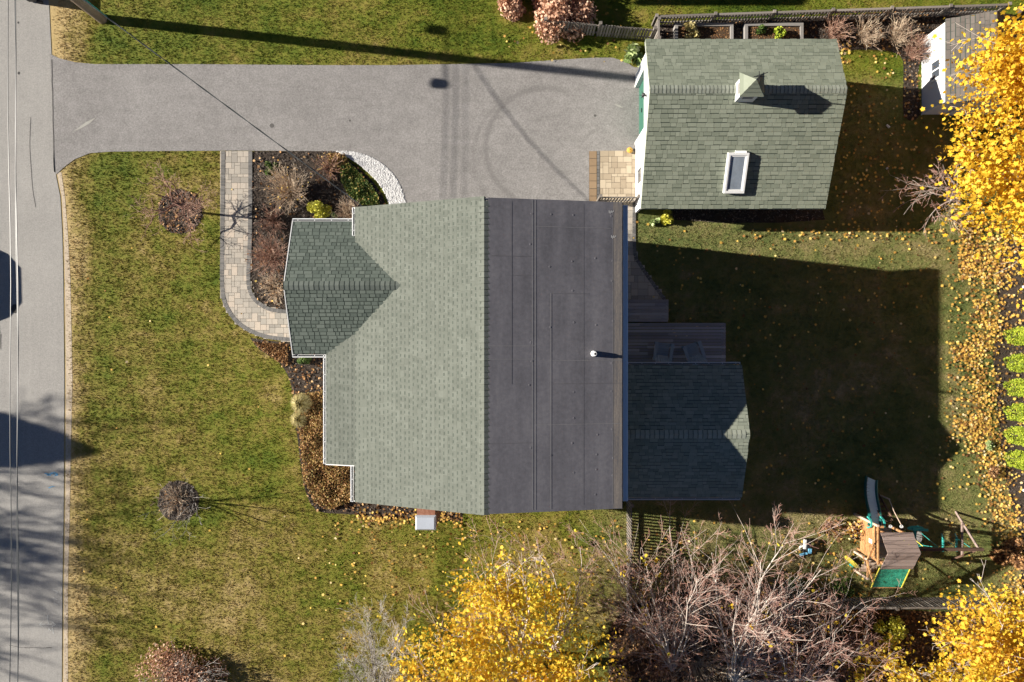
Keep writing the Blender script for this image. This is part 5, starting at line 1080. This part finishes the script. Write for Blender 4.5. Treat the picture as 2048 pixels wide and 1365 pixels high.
bare_tree('bare multi-stemmed tree right of the lower picket fence', (6.9, -14.2), [(1290, 1040, 3.6), (1350, 1030, 3.7), (1400, 1060, 3.8), (1262, 1120, 3.6), (1450, 1150, 3.8), (1330, 1150, 4.2), (1240, 1200, 3.6), (1300, 1090, 3.5), (1380, 1110, 3.8), (1270, 1060, 3.2), (1320, 1200, 3.8), (1420, 1110, 3.6), (1360, 1180, 4.4)], 102, .05, kids=(1, 3), shrink=.37, leaves=80)
bare_tree('bare tree with low tangled limbs at the bottom edge right of centre', (12.0, -15.2), [(1640, 1280, 3.4), (1700, 1250, 3.0), (1590, 1230, 4.0), (1760, 1310, 2.8), (1520, 1240, 4), (1700, 1200, 3)], 103, .05, kids=(1, 3), shrink=.42, leaves=80)
bare_tree('grey bare shrubby tree at the bottom edge left of the yellow maple', (-5.4, -15.6), [(700, 1275, 1.9), (745, 1245, 2.1), (665, 1330, 1.5), (780, 1265, 2.4), (800, 1300, 2.4), (720, 1330, 1.6)], 104, .05, m='twig_grey', maxd=3, kids=(2, 3), leaves=24)
bare_tree('bare dark-twigged saplings poking above the yellow maple crown', (1.6, -13.6), [(1005, 1110, 3.4), (960, 1125, 3.2), (1090, 1095, 3.6), (1170, 1110, 3.5), (1210, 1090, 3.4), (890, 1180, 3)], 105, .05, crook=.12, kids=(1, 3), leaves=60)
bare_tree('leafless branches reaching left from under the golden maple', (19.2, 6.2), [(1830, 372, 2.4), (1850, 325, 2.4), (1822, 400, 2.2), (1855, 425, 2), (1880, 300, 2.6)], 106, .05, crook=.12, kids=(1, 2), maxd=3)
twiggy('bare_shrub', 'small bare shrub on the sunny grass just below the branches at the golden maple', 'shrub', 1912, 432, .8, .7, 50, 'twig_tan', seed=33, leaves=(60, .08, 'fallen'))
# brushy undergrowth below the bare trees
for i, (px, py, r_, h_, n_, m_, lb_) in enumerate(((1280, 1260, 1.1, 1.3, 120, 'twig_red', 'reddish brush at the lower end of the picket fence'), (1440, 1190, 1.5, 1.4, 170, 'twig_tan', 'pale brush reaching up towards the lawn between the bare trees'), (1560, 1210, 1.3, 1.3, 150, 'twig_grey', 'grey brush just below the playset lawn'), (1400, 1340, 1.5, 1.6, 170, 'twig_tan', 'tan brush at the bottom edge under the bare trees'), (1560, 1350, 1.5, 1.6, 170, 'twig_red', 'russet brush at the bottom edge under the largest bare tree'), (1375, 1240, 1.2, 1.2, 120, 'twig_grey', 'grey brush under the multi-stemmed bare tree'), (1590, 1290, 1.4, 1.3, 140, 'twig_red', 'russet brush under the largest bare tree'), (1700, 1300, 1.3, 1.2, 120, 'twig_red', 'russet brush right of the largest bare tree'), (1480, 1260, 1.2, 1.0, 110, 'twig_tan', 'tan brush between the two largest bare trees'), (1330, 1330, 1.2, 1.3, 120, 'twig_red', 'dark red brush at the bottom edge by the yellow maple'), (1255, 1150, .8, 1.5, 60, 'twig_red', 'thin reddish saplings growing along the picket fence'), (1640, 1240, 1.0, 1.1, 60, 'twig_tan', 'thin tan brush left of the small yellow tree'))):
    twiggy('brushwood', lb_, 'brush', px, py, r_, h_, int(n_ * .62), m_, 'brush under the bare trees', seed=60 + i, leaves=(110, .09, 'fallen_brown'), thick=.012)
leafy('evergreen_patch', 'dull green evergreen patch below the playset lawn among the bare trees', 'bush', 1590, 1190, .9, .5, 1600, .09, M['green'], seed=18, lump=10)
leafy('evergreen_patch', 'darker green low patch at the end of the bare branches above the fence', 'bush', 1690, 1178, .6, .35, 800, .08, M['green'], seed=19, lump=8)
leafy('berry_bush', 'yellowing bush left of the small yellow tree at the lower fence', 'bush', 1790, 1265, .8, .9, 1100, .09, M['yelleaf'], seed=21, lump=9)
leafy('mottled_shrub', 'wide mottled pink and grey shrub cut by the bottom edge', 'shrub', 0, 0, 1.95, 1.2, 5200, .07, M['copper'], seed=22, xy=(-14.5, -14.7), lump=16, ns=40)
twiggy('bare_shrub', 'grey twiggy shrub growing through the mottled one at the bottom edge', 'shrub', 0, 0, 1.5, 1.2, 120, 'twig_grey', seed=43, xy=(-14.0, -14.6), curl=.2)

# ---- trees and shrub beyond the left edge whose shadows fall into the picture
def far_tree(label, base, h, spread, seed, group='bare trees across the road'):
    rnd = random.Random(seed); t = thing('bare_tree', label, 'tree', (*base, 0), group); segs, tips = [], []; b = Vector((*base, 0)); f = Vector((base[0], base[1], h * .22)); seg_mesh('trunk', [(tuple(b), tuple(f), .24, .19, .1)], M['bark_dark'], t, 9)
    for k in range(9): a = k * 2.4; limb(segs, tips, f, (math.cos(a) * spread / h, math.sin(a) * spread / h, .8), h * .72, .12, 0, 3, rnd, .03, 7, (20, 42), (1, 3), .45, .09, .014)
    seg_mesh('branches', segs, M['bark_dark'], t, 4)
far_tree('bare tree across the road, nearest the evergreen', (-44.5, -4.2), 9.6, 4.5, 201)
far_tree('bare tree across the road, further down the street', (-47, -6.5), 10.3, 5, 202)
far_tree('slender bare tree across the road opposite the lower lawn', (-45, -8.4), 9.5, 4, 203)
t = thing('dense_evergreen', 'tall dense evergreen across the road', 'tree', (-43, -2.1, 0)); q = np.random.RandomState(77); n = 26000; z = q.rand(n) ** .7; a = q.uniform(0, 6.28, n); rr = 3.7 * (1 - z) ** .7 * (1 + .12 * np.sin(a * 7 + z * 20)) * q.rand(n) ** .3
scatter('foliage', np.c_[-43 + np.cos(a) * rr, -2.1 + np.sin(a) * rr, .6 + z * 9.5], .34, OVAL, M['dkleaf'], t, up=.3, r=q); seg_mesh('trunk', [((-43, -2.1, 0), (-43, -2.1, 9), .25, .05, .4)], M['bark_dark'], t, 8)
leafy('shadow_shrub', 'added out-of-view shrub standing in for an unknown shadow caster', 'shrub', 0, 0, .9, 1.35, 1800, .12, M['dkleaf'], seed=23, xy=(-26.1, 12.9))  # shrub added out of view to cast the small shadow on the upper road

# ------------------------------------------------------------------ loose ground material
q = np.random.RandomState(5)
P = poly_points(stone_poly, 3200, q); V = []; oc = np.array([(1, 0, 0), (0, 1, 0), (-1, 0, 0), (0, -1, 0), (0, 0, 1)]) ; N = len(P); s = q.uniform(.022, .046, N); a = q.uniform(0, 6.28, N); c_, s_ = np.cos(a), np.sin(a)
V = np.zeros((N, 5, 3)); 
for k in range(5): x, y, z = oc[k]; V[:, k, 0] = P[:, 0] + s * (x * c_ - y * s_ * .8); V[:, k, 1] = P[:, 1] + s * (x * s_ + y * c_ * .8); V[:, k, 2] = .016 + s * z * .8 + .01 * q.rand(N)
F = (np.array([(0, 1, 4), (1, 2, 4), (2, 3, 4), (3, 0, 4)])[None] + 5 * np.arange(N)[:, None, None]).reshape(-1, 3)
tag(np_obj('river_stones', V.reshape(-1, 3), F, np.repeat(q.rand(N), 4), M['stone']), 'curved strip of small white stones between driveway and front bed', 'stones', kind='stuff')
cp = []
for pl, n in ((bed_front, 7000), (bed_side, 4200), (bed_back, 5500), (bed_strip, 1500), (bed_right, 5200), (ring_a, 900), (ring_b, 800), (bed_low, 6000)): p = poly_points(pl, n, q); cp.append(np.c_[p, q.uniform(.012, .04, n)])
cp = np.vstack(cp); tag(scatter('bark_mulch', cp, .075, CHIP, M['chips'], up=.75, r=q), 'dark bark mulch chips covering the planting beds', 'mulch', kind='stuff')

# fallen leaves
band = [(2000, 490), (1975, 560), (1962, 620), (1985, 660), (1955, 700), (1920, 705), (1960, 760), (1968, 800), (1972, 850), (1930, 850), (1965, 890), (1990, 930), (1985, 975), (2010, 1030), (2025, 1075), (2030, 1180), (2020, 1210)]
L_ = []
for i in range(2900):
    k = q.randint(0, len(band) - 1); t_ = q.rand(); a, b = band[k], band[k + 1]; sg = 19 if k > 1 else 24; L_.append(G(a[0] + (b[0] - a[0]) * t_ + q.normal() * sg, a[1] + (b[1] - a[1]) * t_ + q.normal() * sg * .8))
for i in range(900): L_.append(G(1915 + abs(q.normal()) * 60, q.uniform(440, 560)))
for i in range(650): L_.append(G(q.uniform(1890, 2048), q.uniform(480, 980)))
for i in range(120): L_.append(G(1760 + q.normal() * 55, 330 + q.normal() * 90))
for i in range(120): L_.append(G(q.uniform(1500, 1890), 458 + abs(q.normal()) * 16))
for i in range(380): L_.append(G(q.uniform(1260, 1900), q.uniform(440, 1060)))
for i in range(220): L_.append(G(q.uniform(1650, 1900), q.uniform(90, 460)))
for i in range(45): L_.append(G(q.uniform(140, 640), q.uniform(320, 1360)))
for i in range(330): L_.append(G(q.uniform(640, 1260), 1040 + abs(q.normal()) * 110))
for i in range(50): L_.append(G(q.uniform(1000, 1250), q.uniform(20, 125)))
for i in range(260): L_.append(G(q.uniform(715, 925), 1036 + q.normal() * 9))
for i in range(380): L_.append(G(q.uniform(1260, 1800), q.uniform(1060, 1230)))
for i in range(130): L_.append(G(q.uniform(1640, 1960), q.uniform(1040, 1230)))
for i in range(60): L_.append(G(q.uniform(1660, 1700), q.uniform(70, 130)))
L_ = np.array(L_); tag(scatter('fallen_leaves', np.c_[L_, q.uniform(.035, .085, len(L_))], .112, LEAF, M['fallen'], up=.72, r=q), 'yellow and orange maple leaves scattered on the grass and in a thick band at the right', 'leaves', kind='stuff')
L_ = []
for pl, n in ((bed_side, 1300), (bed_low, 9500), (bed_front, 260), (bed_back, 600), (ring_a, 160)): L_.append(poly_points(pl, n, q))
L_ = np.vstack(L_); tag(scatter('brown_leaves', np.c_[L_, q.uniform(.02, .10, len(L_))], .095, LEAF_S, M['fallen_brown'], up=.6, r=q), 'brown and tan dead leaves lying in the planting beds and under the bare trees', 'leaves', kind='stuff')

# grass blades on the open lawn
excl = [road_poly, dp, walk_poly, bed_front, stone_poly, bed_side, bed_back, bed_strip, bed_low, ring_a, ring_b, patio, landing, house_fp, wing_fp, gar_fp, shed_fp, deck_fp, bed_right]
def grass(n_t, x0, x1, y0, y1, seed):
    q = np.random.RandomState(seed); X = q.uniform(x0, x1, n_t); Y = q.uniform(y0, y1, n_t); k = np.ones(n_t, bool)
    for pl in excl: k &= ~inside(pl, X, Y)
    # thin and bare along the road
    ex = np.interp(682.5 - Y * K, [p[1] for p in road_edge], [p[0] for p in road_edge]); ed = X - (ex - 1024) / K
    k &= (ed > .12) & ((ed > .55) | (q.rand(n_t) < (ed / .75)))
    cl = np.sin(X * 9.1 + np.sin(Y * 7.3) * 2) * np.sin(Y * 8.7 + np.sin(X * 6.1) * 2); k &= q.rand(n_t) < (.78 + .22 * cl)
    X, Y, cl = X[k], Y[k], cl[k]; n = len(X); tn = np.clip(.5 + .2 * q.normal(size=n) + .10 * cl, 0, 1)
    V = np.zeros((n, 3, 3, 3)); 
    for b in range(3):
        a = q.uniform(0, 6.28, n); w_ = q.uniform(.006, .014, n); h = q.uniform(.024, .054, n) * (1 + .3 * cl); ln = q.uniform(.010, .045, n); bx = X + q.uniform(-.022, .022, n); by = Y + q.uniform(-.022, .022, n)
        V[:, b, 0] = np.stack([bx - np.sin(a) * w_, by + np.cos(a) * w_, np.full(n, .001)], 1); V[:, b, 1] = np.stack([bx + np.sin(a) * w_, by - np.cos(a) * w_, np.full(n, .001)], 1); V[:, b, 2] = np.stack([bx + np.cos(a) * ln, by + np.sin(a) * ln, h], 1)
    return V.reshape(-1, 3), np.repeat(tn, 3)
V, tn = grass(560000, -20.9, 23.5, -16, 16, 9)
tag(np_obj('lawn_grass', V, np.arange(len(V)).reshape(-1, 3), tn, M['blade']), 'mown autumn lawn grass with green and straw patches', 'grass', kind='stuff')
